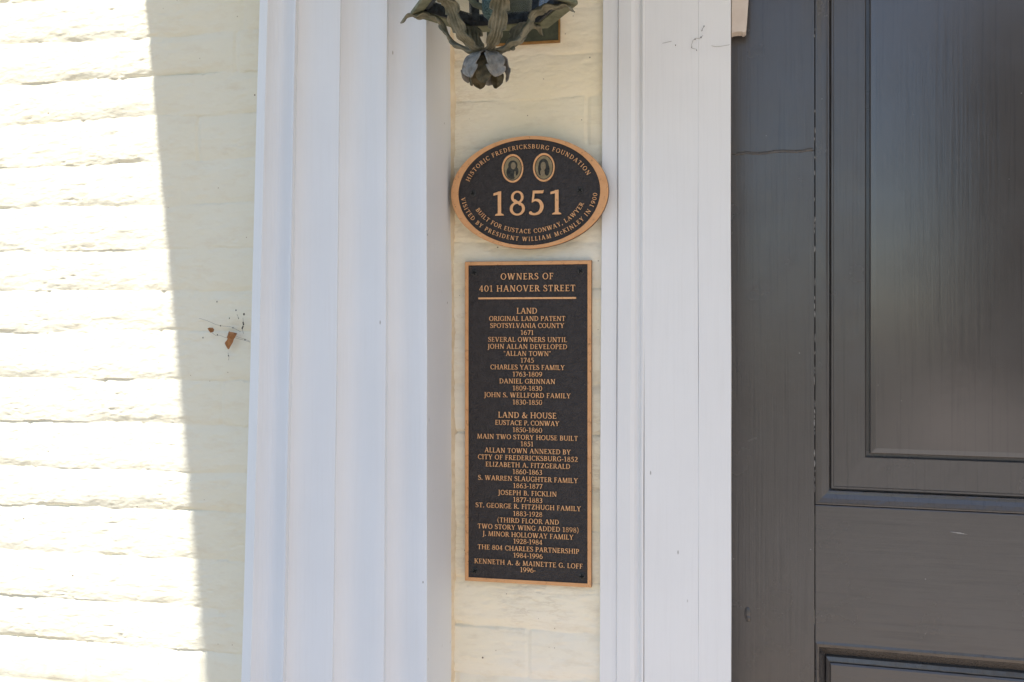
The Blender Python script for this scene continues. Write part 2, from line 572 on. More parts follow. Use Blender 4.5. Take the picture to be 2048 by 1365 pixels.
hs = empty('neighbour_house', (HX + 5, HY0 - 4, -0.5), 'dark brick house across the garden mirrored in the glossy grey door', 'house')
mb = MB(); mb.box(HX, HX + 14, HY0 - 8, HY0, -0.5, 11.5); mb.build('wall', M_HBRICK, hs)
mb = MB()
mb.add([(HX - 0.1, HY0 + 0.3, 11.4), (HX + 14.3, HY0 + 0.3, 11.4), (HX + 14.3, HY0 - 8.3, 11.4), (HX - 0.1, HY0 - 8.3, 11.4), (HX - 0.1, HY0 - 4, 14.6), (HX + 14.3, HY0 - 4, 14.6)],
       [(0, 1, 5, 4), (2, 3, 4, 5), (0, 4, 3), (1, 2, 5), (0, 3, 2, 1)])
mb.build('roof', M_SLATE, hs)
for wz in (0.9, 4.4, 7.9):
    for wx in (5.6, 8.4, 11.2):
        mb = MB(); mb.box(HX + wx, HX + wx + 0.9, HY0 + 0.003, HY0 + 0.05, wz, wz + 1.6)
        w_ = mb.build('window', M_WHITE, hs, bevel=0.01)
        mb = MB(); mb.box(HX + wx + 0.08, HX + wx + 0.82, HY0 + 0.051, HY0 + 0.056, wz + 0.08, wz + 1.52)
        mb.build('pane', M_SLATE, w_)

# ------------------------------------------------------------------ door surround on the left
Z0, Z1 = 0.0, ROOF_Z - 0.004


def edge_line(pt, pb, Y):
    """X of a leaning arris as a function of height, from where it leaves the frame at the top and foot"""
    a, b = at(pt, 0, Y), at(pb, 1365, Y)
    return lambda z: a.x + (b.x - a.x) * (z - a.z) / (b.z - a.z)


def prism(profile, name, mat, parent, bevel=0.0012, nz=14, z0=Z0, z1=Z1, smooth=False, seed=0):
    """profile: closed list of (xfunc or number, Y), extruded along z with the faintest waver of hand planing"""
    mb = MB(); n = len(profile)
    zs = [z0 + (z1 - z0) * k / nz for k in range(nz + 1)]
    rr = random.Random(seed)
    ph = [rr.uniform(0, 6.28) for _ in range(3)]
    vs = []
    for z in zs:
        w = 0.0005 * math.sin(z * 5.1 + ph[0]) + 0.0003 * math.sin(z * 13.7 + ph[1])
        for x, y in profile:
            vs.append(((x(z) if callable(x) else x) + w, y, z))
    fs = [(i * n + k, i * n + (k + 1) % n, (i + 1) * n + (k + 1) % n, (i + 1) * n + k)
          for i in range(nz) for k in range(n)]
    fs += [tuple(range(n)), tuple(nz * n + k for k in range(n))[::-1]]
    mb.add(vs, fs)
    return mb.build(name, mat, parent, bevel=bevel, smooth=smooth)


YA, YB, YC, YD = -0.138, -0.150, -0.158, -0.168
pil = empty('pilaster', (-0.6, -0.1, 0), 'tall white stepped and fluted pilaster left of the bronze plaques', 'pilaster')
eA = edge_line(853, 853.5, YA); eB = edge_line(774.5, 767, YB); eC = edge_line(681.5, 664.5, YC)
eD = edge_line(592, 566, YD); eG = edge_line(536, 500.5, YD); eF = edge_line(520, 482.5, YD + 0.011)


def flute(er, yr, el, yl, depth, name, step):
    """a shallow concave flute between two sharp arrises"""
    pr = [(er, yr)]
    for k in range(1, 28):
        f = k / 28
        pr.append((lambda z, f=f: er(z) + (el(z) - er(z)) * f, yr + (yl + step - yr) * f + depth * 4 * f ** 1.9 * (1 - f ** 1.9)))
    pr += [(el, yl + step), (el, 0.02), (er, 0.02)]
    return prism(pr, name, M_WHITE, pil, seed=1, bevel=0)


flute(eA, YA, eB, YB, 0.0115, 'return_flute', 0.0095)
flute(eB, YB, eC, YC, 0.0125, 'flute', 0.0040)
flute(eC, YC, eD, YD, 0.0050, 'flute', 0.0105)
prof = [(eD, YD)]
for k in range(1, 12):
    f = k / 12
    dep = 0.0160 * 4 * f ** 1.5 * (1 - f ** 1.5)
    prof.append((lambda z, f=f: eD(z) + (eG(z) - eD(z)) * f, YD + dep))
prof += [(eG, YD), (eF, YD + 0.011), (lambda z: eF(z) + 0.006, 0.02), (eD, 0.02)]
prism(prof, 'edge_flute', M_WHITE, pil, seed=1, bevel=0)

M_CAULK = mat_simple('yellowed_caulk', (0.74, 0.60, 0.40), (0.86, 0.74, 0.54), 45, 0.7, 0.5, 0.001, spk=(55, 0.16, 0.25, (0.22, 0.13, 0.06)))
mb = MB(); rr = random.Random(4); vs = []; nz = 320
for k in range(nz + 1):
    z = 0.7 + 1.6 * k / nz
    x = eA(z); w = 0.0036 + 0.0012 * math.sin(z * 11) + 0.001 * math.sin(z * 37 + 1) + rr.uniform(-0.0008, 0.0008)
    b_ = 0.0075 + 0.002 * math.sin(z * 23) + rr.uniform(-0.0008, 0.0008)
    vs += [(x - 0.001, -b_ - 0.004, z), (x + w * 0.35, -b_ * 0.75 - 0.001, z), (x + w * 0.75, -0.0035, z), (x + w * 1.25, 0.004, z)]
mb.add(vs, [(k * 4 + j, k * 4 + j + 1, k * 4 + j + 5, k * 4 + j + 4) for k in range(nz) for j in range(3)])
mb.build('caulk_bead', M_CAULK, pil, smooth=True)

# ------------------------------------------------------------------ door casing
cas = empty('door_casing', (-0.03, 0, 0), 'flat white moulded door casing between the plaques and the grey door', 'door casing')
e0 = edge_line(1205, 1199, -0.010); e1 = edge_line(1235.5, 1232.5, -0.010)
prism([(e1, -0.010), (e0, -0.010), (e0, 0.02), (e1, 0.02)], 'casing_edge_strip', M_CASING, cas, seed=5, bevel=0.0008)
e2 = edge_line(1235.7, 1232.7, -0.0125)
a = [(1262, -0.0165), (1270, -0.0145), (1275, -0.0115), (1279, -0.0105), (1281, -0.012), (1283, -0.0165), (1286, -0.0175), (1288, -0.0168), (1289, -0.0161)]
prism([(e2, 0.02), (e2, -0.0115), (edge_line(1237.5, 1234.5, -0.0145), -0.0145)] + [(edge_line(p, p - 1.5, y), y) for p, y in a] + [(edge_line(1289.3, 1287.8, -0.0165), 0.02)],
      'casing_moulding', M_CASING, cas, seed=6, bevel=0)
e3, e4 = edge_line(1289.3, 1287.8, -0.0165), edge_line(1397, 1396, -0.0165)
prism([(e3, 0.02), (e3, -0.0165), (e4, -0.0165), (e4, 0.02)], 'casing_flat_board', M_CASING, cas, seed=7, bevel=0.0003)
e5, e6 = edge_line(1397.0, 1396.0, -0.0165), edge_line(1462, 1462, -0.0185)
prism([(e5, 0.02), (e5, -0.0170), (e6, -0.0170), (e6, 0.26), (lambda z: e6(z) - 0.02, 0.26), (lambda z: e6(z) - 0.02, 0.02)],
      'casing_jamb', M_CASING, cas, seed=8, bevel=0.0008)

# ------------------------------------------------------------------ the door
AL = R(3.7)                                                  # it stands a finger's width ajar
XJ = e6(1.5)
DP = Vector((XJ + 0.004, 0.125, 0))
DX = Vector((math.cos(AL), -math.sin(AL), 0)); DNRM = Vector((-math.sin(AL), -math.cos(AL), 0))


def on_door(px, py):
    d = ray(px, py)
    s = (DP - CAM).dot(DNRM) / d.dot(DNRM)
    p = CAM + d * s - DP
    return p.dot(DX), p.z


def dpt(lx, dep, z):
    """a point of the door: along it, behind its face, height"""
    p = DP + DX * lx - DNRM * dep
    return (p.x, p.y, z)


door = empty('front_door', (DP.x, DP.y, 0), 'charcoal grey painted panelled front door with worn glossy paint', 'door')
DW, DT = 0.93, 2.50
SL = on_door(1629.5, 640)[0]
PB = on_door(1631, 1010)[1]
LT = on_door(1634, 1288)[1]
LS = on_door(1463, 640)[0] - 0.05
SEAM = on_door(1545, 306)[1]


def dbox(mb, x0, x1, z0, z1, d0=0.0, d1=0.045):
    vs = [dpt(x, d, z) for x in (x0, x1) for d in (d0, d1) for z in (z0, z1)]
    mb.add(vs, [(0, 1, 3, 2), (4, 6, 7, 5), (0, 4, 5, 1), (2, 3, 7, 6), (0, 2, 6, 4), (1, 5, 7, 3)])


mb = MB()
dbox(mb, LS, SL - 0.0006, 0.02, SEAM); dbox(mb, LS, SL - 0.0006, SEAM + 0.0006, DT, 0.0006)
# a hardened drip of paint
mx, mz = on_door(1495, 1228)
for (sx, sz, rx, rz, hh) in ((0, 0, 0.005, 0.011, 0.0022), (0.001, -0.007, 0.004, 0.006, 0.003)):
    vs, fs = [], []
    for i in range(6):
        a = i / 5 * math.pi / 2
        for k in range(14):
            t = 2 * math.pi * k / 14
            vs.append(dpt(mx + sx + rx * math.cos(a) * math.cos(t), -hh * math.sin(a) + 0.0001, mz + sz + rz * math.cos(a) * math.sin(t)))
    for i in range(5):
        for k in range(14):
            fs.append((i * 14 + k, i * 14 + (k + 1) % 14, (i + 1) * 14 + (k + 1) % 14, (i + 1) * 14 + k))
    mb.add(vs, fs)
# the raised ridge of paint along the patched seam
rr = random.Random(3)
N = 40
vs, fs = [], []
for k in range(N + 1):
    lx = 0.003 + (SL - 0.006) * k / N
    zz = SEAM + 0.0010 * math.sin(k * 0.35) + rr.uniform(-0.0005, 0.0005) + 0.0012 * (k / N)
    hh = 0.0009 + rr.uniform(0, 0.0006)
    for dz, dd in ((0.0028, 0.0004), (0.0008, -hh), (-0.0006, -hh), (-0.0022, 0.0004)):
        vs.append(dpt(lx, dd, zz + dz))
    if k:
        b = (k - 1) * 4
        fs += [(b + j, b + j + 1, b + j + 5, b + j + 4) for j in range(3)]
mb.add(vs, fs)
mb.build('stile', M_DOOR_V, door, bevel=0.0004)
mb = MB(); dbox(mb, DW - SL, DW, 0.02, DT)
mb.build('stile', M_DOOR_V, door, bevel=0.002)
for (z0, z1) in ((LT, PB), (DT - 0.13, DT), (0.02, 0.24)):
    mb = MB(); dbox(mb, SL, DW - SL - 0.0006, z0, z1, 0.0004)
    mb.build('rail', M_DOOR_H, door, bevel=0.0018)


def nest(mb, rect, prof, fill=False, jag=0.0, seed=0, kz=1.0, fmat=0):
    """mitred rectangular rings: prof is (inset, depth) from the opening inwards"""
    x0, x1, z0, z1 = rect
    M = 60
    rr = random.Random(seed)
    rings = []
    for ins, dep in prof:
        pts = []
        X0, X1, Zb, Zt = x0 + ins, x1 - ins, z0 + ins * kz, z1 - ins * kz
        for k in range(M): pts.append((X0 + (X1 - X0) * k / M, Zb))
        for k in range(M): pts.append((X1, Zb + (Zt - Zb) * k / M))
        for k in range(M): pts.append((X1 - (X1 - X0) * k / M, Zt))
        for k in range(M): pts.append((X0, Zt - (Zt - Zb) * k / M))
        if fill and (ins, dep) in prof[-2:]: jag = 0.0
        rings.append([dpt(px + rr.uniform(-jag, jag), dep + rr.uniform(-jag, jag) * 0.6, pz + rr.uniform(-jag, jag)) for px, pz in pts])
    n = 4 * M
    vs = [p for g in rings for p in g]
    fs = [(i * n + k, i * n + (k + 1) % n, (i + 1) * n + (k + 1) % n, (i + 1) * n + k)
          for i in range(len(rings) - 1) for k in range(n)]
    mb.add(vs, fs)
    if fill:
        mb.f.append(tuple(len(mb.v) - n + k for k in range(n))); mb.m.append(fmat)
        if fmat:
            for q in range(len(mb.m) - 1 - 3 * n, len(mb.m) - 1): mb.m[q] = fmat


up = (SL, DW - SL, PB, DT - 0.13)
mo = [(0.0, 0.012), (0.0002, 0.003), (0.0012, 0.0012), (0.0026, 0.0010), (0.0045, 0.0022), (0.010, 0.0050), (0.0165, 0.0072), (0.0200, 0.0076), (0.0216, 0.0084), (0.0222, 0.0150)]
pn = [(0.0222, 0.0160), (0.0236, 0.0165), (0.0240, 0.0118), (0.0252, 0.0106), (0.0275, 0.0106), (0.0288, 0.0120), (0.055, 0.0116), (0.0745, 0.0112), (0.0757, 0.0125), (0.0763, 0.0195),
      (0.0808, 0.0195), (0.0814, 0.0095), (0.0830, 0.0078), (0.090, 0.0072)]
mb = MB(); nest(mb, up, mo, jag=0.00012, seed=1)
mb.build('panel_moulding', M_DOOR_V, door)
mb = MB(); nest(mb, up, pn, fill=True, jag=0.00008, seed=2, fmat=1)
dbox(mb, SL - 0.02, DW - SL + 0.02, PB - 0.02, DT - 0.11, 0.026, 0.036)
mb.build('raised_panel', [M_DOOR_V, M_PANEL], door)
lo = (SL + 0.0035, DW - SL - 0.0035, 0.24, LT)
mo2 = [(-0.0035, 0.012), (-0.0033, 0.0030), (-0.0022, 0.0004), (0.0, -0.0006), (0.0028, 0.0018), (0.0036, 0.0050), (0.0130, 0.0255), (0.0140, 0.0200), (0.0175, 0.0185), (0.0182, 0.0250)]
pn2 = [(0.0182, 0.0240), (0.0192, 0.0240), (0.0197, 0.0205), (0.0212, 0.0190), (0.09, 0.0180)]
mb = MB(); nest(mb, lo, mo2, jag=0.0002, seed=3, kz=1.75)
mb.build('panel_moulding', M_DOOR_V, door)
mb = MB(); nest(mb, lo, pn2, fill=True, jag=0.0002, seed=4, kz=1.75)
dbox(mb, SL - 0.02, DW - SL + 0.02, 0.22, LT + 0.02, 0.0265, 0.0365)
mb.build('lower_panel', M_DOOR_H, door)

M_CHIP = mat_simple('chipped_pale_paint', (0.20, 0.19, 0.18), (0.42, 0.41, 0.39), 300, 0.7)
mb = MB(); rr = random.Random(8)
zc = on_door(1630, 985)[1]; ztop = on_door(1630, 40)[1]
prev = None; vs, fs = [], []
zz = zc
while zz < ztop:
    on = rr.random() < (0.62 if zz < on_door(1630, 300)[1] else 0.22)
    ln_ = rr.uniform(0.003, 0.014)
    if on:
        w = rr.uniform(0.0003, 0.0009); b = len(vs); xo = SL + rr.uniform(-0.0006, 0.0004)
        for k in range(5):
            q = k / 4; ww = w * (0.3 + 0.7 * math.sin(math.pi * min(0.95, max(0.05, q)))); jx = rr.uniform(-0.0002, 0.0002)
            for dx_, dd in ((-ww, -0.0003), (0, -0.0007), (ww, -0.0003)): vs.append(dpt(xo + dx_ + jx, dd, zz + ln_ * q))
        for k in range(4):
            for j in range(2): fs.append((b + k * 3 + j, b + k * 3 + j + 1, b + k * 3 + j + 4, b + k * 3 + j + 3))
    zz += ln_ + rr.uniform(0.001, 0.006)
mb.add(vs, fs)
tag(mb.build('cracked_paint', M_CHIP, door), kind='stuff')
mb = MB()
cx_, cz_ = on_door(1914, 1066)
mb.add([dpt(cx_ - 0.012, -0.0003, cz_ + 0.0012), dpt(cx_ + 0.004, -0.0006, cz_ + 0.0010), dpt(cx_ + 0.015, -0.0003, cz_ - 0.0018), dpt(cx_ + 0.002, -0.0004, cz_ - 0.0012)], [(0, 1, 2, 3)])
mb.build('scratch', M_CHIP, door)

# ------------------------------------------------------------------ scrap of old trim at the head of the door
bx0 = XJ + 0.0005
BY = 0.088
p1 = at(1497, 0, BY); p2 = at(1493, 64, BY)
mb = MB()
n = 9
front = [(bx0, p1.z + 0.25), (bx0, p2.z - 0.001)]
rr = random.Random(5)
for k in range(1, n):
    front.append((bx0 + (p2.x - bx0) * k / n, p2.z + rr.uniform(-0.0016, 0.0014)))
front += [(p2.x, p2.z + 0.002), (p2.x - 0.0012, p2.z + 0.006), (p2.x + 0.0004, p2.z + 0.010), (p1.x, p1.z), (p1.x + 0.012, p1.z + 0.25)]
k = len(front)
mb.add([(x, BY, z) for x, z in front] + [(x, BY + 0.026, z) for x, z in front],
       [tuple(range(k)), tuple(range(2 * k - 1, k - 1, -1))] + [(i, (i + 1) % k, k + (i + 1) % k, k + i) for i in range(k)])
tag(mb.build('trim_block', M_BLOCK, bevel=0.0012, loc=(bx0, BY, p2.z)),
    'chipped pinkish white wooden trim end beside the head of the grey door', 'trim block')

# ------------------------------------------------------------------ raised serif lettering
def rect(x0, y0, x1, y1): return [[(x0, y0), (x1, y0), (x1, y1), (x0, y1)]]


def diag(x0, y0, x1, y1, w): return [[(x0 - w / 2, y0), (x0 + w / 2, y0), (x1 + w / 2, y1), (x1 - w / 2, y1)]]


TH, TN, SF = 0.155, 0.09, 0.068


def ser(x0, x1, y):
    d = SF if y < 0.5 else -SF
    return [[(x0, y), (x1, y), (x1 - 0.02, y + d * 0.75), ((x0 + x1) / 2 + 0.06, y + d * 1.5), ((x0 + x1) / 2 - 0.06, y + d * 1.5), (x0 + 0.02, y + d * 0.75)]]


def stem(xc, y0=0.0, y1=1.0, w=TH, top=True, bot=True, o=0.10):
    r = rect(xc - w / 2, y0, xc + w / 2, y1)
    if top: r += ser(xc - w / 2 - o, xc + w / 2 + o, y1)
    if bot: r += ser(xc - w / 2 - o, xc + w / 2 + o, y0)
    return r


def arc(cx, cy, rx, ry, a0, a1, tx=TH, ty=TN, n=20):
    out = []
    for k in range(n):
        q = []
        for a, s in ((a0 + (a1 - a0) * k / n, 0), (a0 + (a1 - a0) * (k + 1) / n, 0), (a0 + (a1 - a0) * (k + 1) / n, 1), (a0 + (a1 - a0) * k / n, 1)):
            c, d = math.cos(R(a)), math.sin(R(a))
            q.append((cx + (rx - s * tx) * c, cy + (ry - s * ty) * d))
        out.append(q)
    return out


def stroke(pts, ws):
    out = []
    P = [Vector(p) for p in pts]
    nrm = []
    for i in range(len(P)):
        d = (P[min(i + 1, len(P) - 1)] - P[max(i - 1, 0)])
        d = d.normalized() if d.length > 1e-9 else Vector((1, 0))
        nrm.append(Vector((-d.y, d.x)))
    for i in range(len(P) - 1):
        a, b = nrm[i] * ws[i] / 2, nrm[i + 1] * ws[i + 1] / 2
        out.append([tuple(P[i] - a), tuple(P[i + 1] - b), tuple(P[i + 1] + b), tuple(P[i] + a)])
    return out


def curve(ctrl, ws, n=10):
    """Catmull-Rom through the control points"""
    pts, wo = [], []
    c = [Vector(p) for p in ctrl]
    c = [2 * c[0] - c[1]] + c + [2 * c[-1] - c[-2]]
    for i in range(1, len(c) - 2):
        for k in range(n):
            t = k / n
            pts.append(0.5 * ((2 * c[i]) + (c[i + 1] - c[i - 1]) * t + (2 * c[i - 1] - 5 * c[i] + 4 * c[i + 1] - c[i + 2]) * t * t
                              + (3 * c[i] - c[i - 1] - 3 * c[i + 1] + c[i + 2]) * t ** 3))
            wo.append(ws[i - 1] * (1 - t) + ws[i] * t)
    pts.append(c[-2]); wo.append(ws[-1])
    return stroke([tuple(p) for p in pts], wo)


def tri(*p): return [list(p)]


def dot(cx, cy, r): return [[(cx + r * math.cos(2 * math.pi * k / 12), cy + r * math.sin(2 * math.pi * k / 12)) for k in range(12)]]


G = {}
G['A'] = (0.96, diag(0.14, 0, 0.46, 1, 0.10) + diag(0.80, 0, 0.48, 1.0, 0.18) + rect(0.22, 0.30, 0.70, 0.38) + ser(0.0, 0.29, 0) + ser(0.63, 0.97, 0))
G['B'] = (0.78, stem(0.20, o=0.10) + rect(0.2, 1 - TN, 0.40, 1) + rect(0.2, 0.485, 0.40, 0.485 + TN) + rect(0.2, 0, 0.42, TN) + arc(0.40, 0.745, 0.27, 0.255, -90, 90) + arc(0.42, 0.285, 0.32, 0.285, -90, 90))
G['C'] = (0.86, arc(0.49, 0.5, 0.45, 0.52, 48, 312, TH, TN, 28) + tri((0.74, 0.70), (0.82, 0.70), (0.84, 0.98), (0.78, 0.93), (0.70, 0.86)) + tri((0.74, 0.08), (0.84, 0.16), (0.80, 0.22), (0.70, 0.16)))
G['D'] = (0.94, stem(0.20) + rect(0.2, 1 - TN, 0.42, 1) + rect(0.2, 0, 0.42, TN) + arc(0.42, 0.5, 0.47, 0.5, -90, 90, TH, TN, 28))
G['E'] = (0.74, stem(0.20) + rect(0.2, 1 - TN, 0.64, 1) + rect(0.2, 0, 0.68, TN) + rect(0.2, 0.47, 0.54, 0.47 + TN) + tri((0.58, 1), (0.64, 1), (0.66, 0.78), (0.62, 0.78)) + tri((0.62, 0), (0.68, 0), (0.73, 0.24), (0.69, 0.24)) + rect(0.50, 0.38, 0.545, 0.64))
G['F'] = (0.70, stem(0.20) + rect(0.2, 1 - TN, 0.64, 1) + rect(0.2, 0.47, 0.54, 0.47 + TN) + tri((0.58, 1), (0.64, 1), (0.66, 0.76), (0.62, 0.76)) + rect(0.50, 0.38, 0.545, 0.64))
G['G'] = (0.94, arc(0.49, 0.5, 0.45, 0.52, 48, 318, TH, TN, 28) + tri((0.74, 0.70), (0.82, 0.70), (0.84, 0.98), (0.78, 0.93), (0.70, 0.86)) + rect(0.70, 0.06, 0.85, 0.44) + ser(0.60, 0.95, 0.42)[0:0] + rect(0.60, 0.40, 0.93, 0.46))
G['H'] = (1.02, stem(0.20) + stem(0.82) + rect(0.2, 0.47, 0.82, 0.47 + TN))
G['I'] = (0.42, stem(0.21))
G['J'] = (0.46, stem(0.27, 0.0, 1, bot=False) + curve([(0.27, 0.05), (0.24, -0.12), (0.12, -0.22), (0.0, -0.22)], [TH, 0.15, 0.10, 0.07]))
G['K'] = (0.90, stem(0.20) + diag(0.30, 0.44, 0.72, 1, 0.10) + diag(0.80, 0, 0.42, 0.60, 0.19) + ser(0.58, 0.88, 1) + ser(0.66, 0.98, 0))
G['L'] = (0.70, stem(0.20) + rect(0.2, 0, 0.64, TN) + tri((0.58, 0), (0.65, 0), (0.70, 0.26), (0.66, 0.26)))
G['M'] = (1.18, diag(0.16, 0, 0.24, 1, 0.10) + diag(0.56, 0.0, 0.26, 1, 0.17) + diag(0.58, 0.0, 0.92, 1, 0.10) + diag(1.00, 0, 0.94, 1, TH) + ser(0.03, 0.30, 0) + ser(0.86, 1.15, 0) + ser(0.08, 0.36, 1)[0:1] + ser(0.84, 1.12, 1))
G['N'] = (1.0, stem(0.19, w=0.10) + diag(0.80, 0, 0.20, 1, 0.19) + stem(0.82, w=0.10, bot=False))
G['O'] = (0.98, arc(0.49, 0.5, 0.46, 0.52, 0, 360, TH, TN, 40))
G['P'] = (0.74, stem(0.20) + rect(0.2, 1 - TN, 0.40, 1) + rect(0.2, 0.42, 0.40, 0.42 + TN) + arc(0.40, 0.71, 0.30, 0.29, -90, 90))
G['R'] = (0.86, stem(0.20) + rect(0.2, 1 - TN, 0.40, 1) + rect(0.2, 0.44, 0.42, 0.44 + TN) + arc(0.40, 0.72, 0.30, 0.28, -90, 90) + diag(0.76, 0, 0.42, 0.50, 0.19) + ser(0.64, 0.94, 0))
S_ = [(0.555, 0.80), (0.50, 0.93), (0.33, 0.975), (0.16, 0.90), (0.125, 0.74), (0.22, 0.60), (0.36, 0.52), (0.50, 0.43), (0.585, 0.27), (0.51, 0.10), (0.32, 0.03), (0.15, 0.06), (0.075, 0.22)]
G['S'] = (0.68, curve(S_, [0.09, 0.08, 0.085, 0.12, 0.155, 0.165, 0.17, 0.165, 0.155, 0.12, 0.085, 0.08, 0.09]) + tri((0.51, 0.72), (0.58, 0.72), (0.58, 0.97), (0.53, 0.95)) + tri((0.05, 0.04), (0.10, 0.03), (0.125, 0.28), (0.05, 0.28)))
G['T'] = (0.84, stem(0.42, top=False) + rect(0.06, 1 - TN, 0.78, 1) + tri((0.06, 1), (0.13, 1), (0.09, 0.74), (0.04, 0.74)) + tri((0.71, 1), (0.78, 1), (0.80, 0.74), (0.75, 0.74)))
G['U'] = (0.96, stem(0.20, 0.34, 1, bot=False) + stem(0.80, 0.34, 1, w=0.10, bot=False) + arc(0.485, 0.36, 0.368, 0.38, 180, 360, 0.14, TN, 22))
G['V'] = (0.94, diag(0.46, 0, 0.17, 1, 0.18) + diag(0.48, 0, 0.79, 1, 0.10) + ser(0.0, 0.36, 1) + ser(0.64, 0.94, 1))
G['W'] = (1.34, diag(0.40, 0, 0.17, 1, 0.18) + diag(0.42, 0, 0.66, 1, 0.10) + diag(0.90, 0, 0.66, 1, 0.18) + diag(0.92, 0, 1.18, 1, 0.10) + ser(0.0, 0.36, 1) + ser(1.04, 1.33, 1) + ser(0.50, 0.80, 1))
G['X'] = (0.92, diag(0.76, 0, 0.18, 1, 0.19) + diag(0.15, 0, 0.74, 1, 0.10) + ser(0.02, 0.36, 1) + ser(0.60, 0.88, 1) + ser(0.0, 0.30, 0) + ser(0.58, 0.94, 0))
G['Y'] = (0.90, diag(0.44, 0.42, 0.17, 1, 0.18) + diag(0.46, 0.42, 0.74, 1, 0.10) + stem(0.45, 0, 0.48, top=False) + ser(0.0, 0.35, 1) + ser(0.60, 0.89, 1))
G['Z'] = (0.82, diag(0.17, 0.0, 0.66, 1, 0.20) + rect(0.10, 1 - TN, 0.74, 1) + rect(0.08, 0, 0.74, TN) + tri((0.10, 1), (0.16, 1), (0.13, 0.76), (0.08, 0.76)) + tri((0.68, 0), (0.74, 0), (0.78, 0.25), (0.73, 0.25)))
G['&'] = (0.98, curve([(0.88, 0.55), (0.80, 0.34), (0.62, 0.10), (0.38, 0.02), (0.15, 0.08), (0.10, 0.28), (0.22, 0.46), (0.42, 0.60), (0.50, 0.78), (0.40, 0.95), (0.26, 0.88), (0.26, 0.70), (0.44, 0.42), (0.66, 0.14), (0.92, 0.03)],
                     [0.09, 0.08, 0.08, 0.10, 0.14, 0.15, 0.12, 0.09, 0.11, 0.09, 0.11, 0.13, 0.16, 0.15, 0.09]) + rect(0.74, 0.50, 1.0, 0.57))
G['c'] = (0.62, arc(0.34, 0.35, 0.30, 0.37, 45, 315, 0.13, TN, 22) + tri((0.50, 0.48), (0.59, 0.50), (0.56, 0.66), (0.46, 0.62)))
G['.'] = (0.30, dot(0.14, 0.085, 0.105))
G[','] = (0.30, dot(0.14, 0.085, 0.10) + tri((0.10, 0.02), (0.24, 0.06), (0.12, -0.20), (0.06, -0.18)))
G['-'] = (0.44, rect(0.05, 0.34, 0.39, 0.45))
G['('] = (0.42, curve([(0.38, 1.12), (0.18, 0.86), (0.11, 0.46), (0.18, 0.06), (0.38, -0.20)], [0.05, 0.11, 0.13, 0.11, 0.05]))
G[')'] = (0.42, curve([(0.04, 1.12), (0.24, 0.86), (0.31, 0.46), (0.24, 0.06), (0.04, -0.20)], [0.05, 0.11, 0.13, 0.11, 0.05]))
G['\u201c'] = (0.44, dot(0.12, 0.80, 0.075) + tri((0.05, 0.78), (0.12, 1.02), (0.18, 1.0), (0.15, 0.80)) + dot(0.32, 0.80, 0.075) + tri((0.25, 0.78), (0.32, 1.02), (0.38, 1.0), (0.35, 0.80)))
G['\u201d'] = (0.44, dot(0.12, 0.94, 0.075) + tri((0.19, 0.96), (0.12, 0.72), (0.06, 0.74), (0.09, 0.94)) + dot(0.32, 0.94, 0.075) + tri((0.39, 0.96), (0.32, 0.72), (0.26, 0.74), (0.29, 0.94)))
G[' '] = (0.38, [])
G['0'] = (0.76, arc(0.38, 0.5, 0.35, 0.51, 0, 360, 0.145, TN, 36))
G['1'] = (0.60, stem(0.32, 0, 1.0, w=0.15, top=False, o=0.12) + tri((0.06, 0.93), (0.06, 0.83), (0.25, 0.87), (0.395, 1.02), (0.28, 0.99)))
G['2'] = (0.74, curve([(0.10, 0.78), (0.20, 0.94), (0.40, 0.96), (0.55, 0.80), (0.50, 0.58), (0.30, 0.28), (0.08, 0.05)], [0.10, 0.10, 0.11, 0.16, 0.16, 0.13, 0.08]) + rect(0.06, 0, 0.66, 0.12) + tri((0.60, 0), (0.66, 0), (0.72, 0.22), (0.67, 0.22)))
G['3'] = (0.70, curve([(0.10, 0.86), (0.26, 0.96), (0.46, 0.92), (0.53, 0.76), (0.44, 0.59), (0.26, 0.52)], [0.08, 0.09, 0.12, 0.15, 0.12, 0.08]) + curve([(0.26, 0.53), (0.50, 0.46), (0.58, 0.28), (0.50, 0.10), (0.28, 0.02), (0.06, 0.08)], [0.08, 0.13, 0.165, 0.13, 0.09, 0.09]))
G['4'] = (0.76, rect(0.42, 0, 0.56, 1) + rect(0.05, 0.24, 0.70, 0.32) + diag(0.07, 0.27, 0.47, 1, 0.10) + ser(0.32, 0.66, 0))
G['5'] = (0.70, rect(0.18, 0.88, 0.62, 1.0) + tri((0.56, 0.88), (0.62, 0.88), (0.66, 1.02), (0.60, 1.0)) + tri((0.18, 1.0), (0.27, 1.0), (0.22, 0.54), (0.13, 0.50)) + curve([(0.16, 0.55), (0.30, 0.61), (0.48, 0.55), (0.57, 0.34), (0.48, 0.12), (0.28, 0.03), (0.09, 0.06)], [0.06, 0.09, 0.13, 0.16, 0.13, 0.09, 0.10]) + dot(0.085, 0.085, 0.07))
G['6'] = (0.74, arc(0.38, 0.32, 0.33, 0.34, 0, 360, 0.14, TN, 30) + curve([(0.60, 0.98), (0.36, 0.88), (0.18, 0.66), (0.115, 0.34)], [0.06, 0.11, 0.15, 0.15]))
G['7'] = (0.70, rect(0.07, 0.88, 0.66, 1) + tri((0.07, 1), (0.13, 1), (0.11, 0.74), (0.06, 0.74)) + diag(0.26, 0, 0.60, 0.92, 0.15))
G['8'] = (0.74, arc(0.37, 0.75, 0.265, 0.26, 0, 360, 0.11, 0.075, 30) + arc(0.37, 0.27, 0.32, 0.285, 0, 360, 0.125, 0.08, 32) + diag(0.54, 0.40, 0.22, 0.66, 0.14))
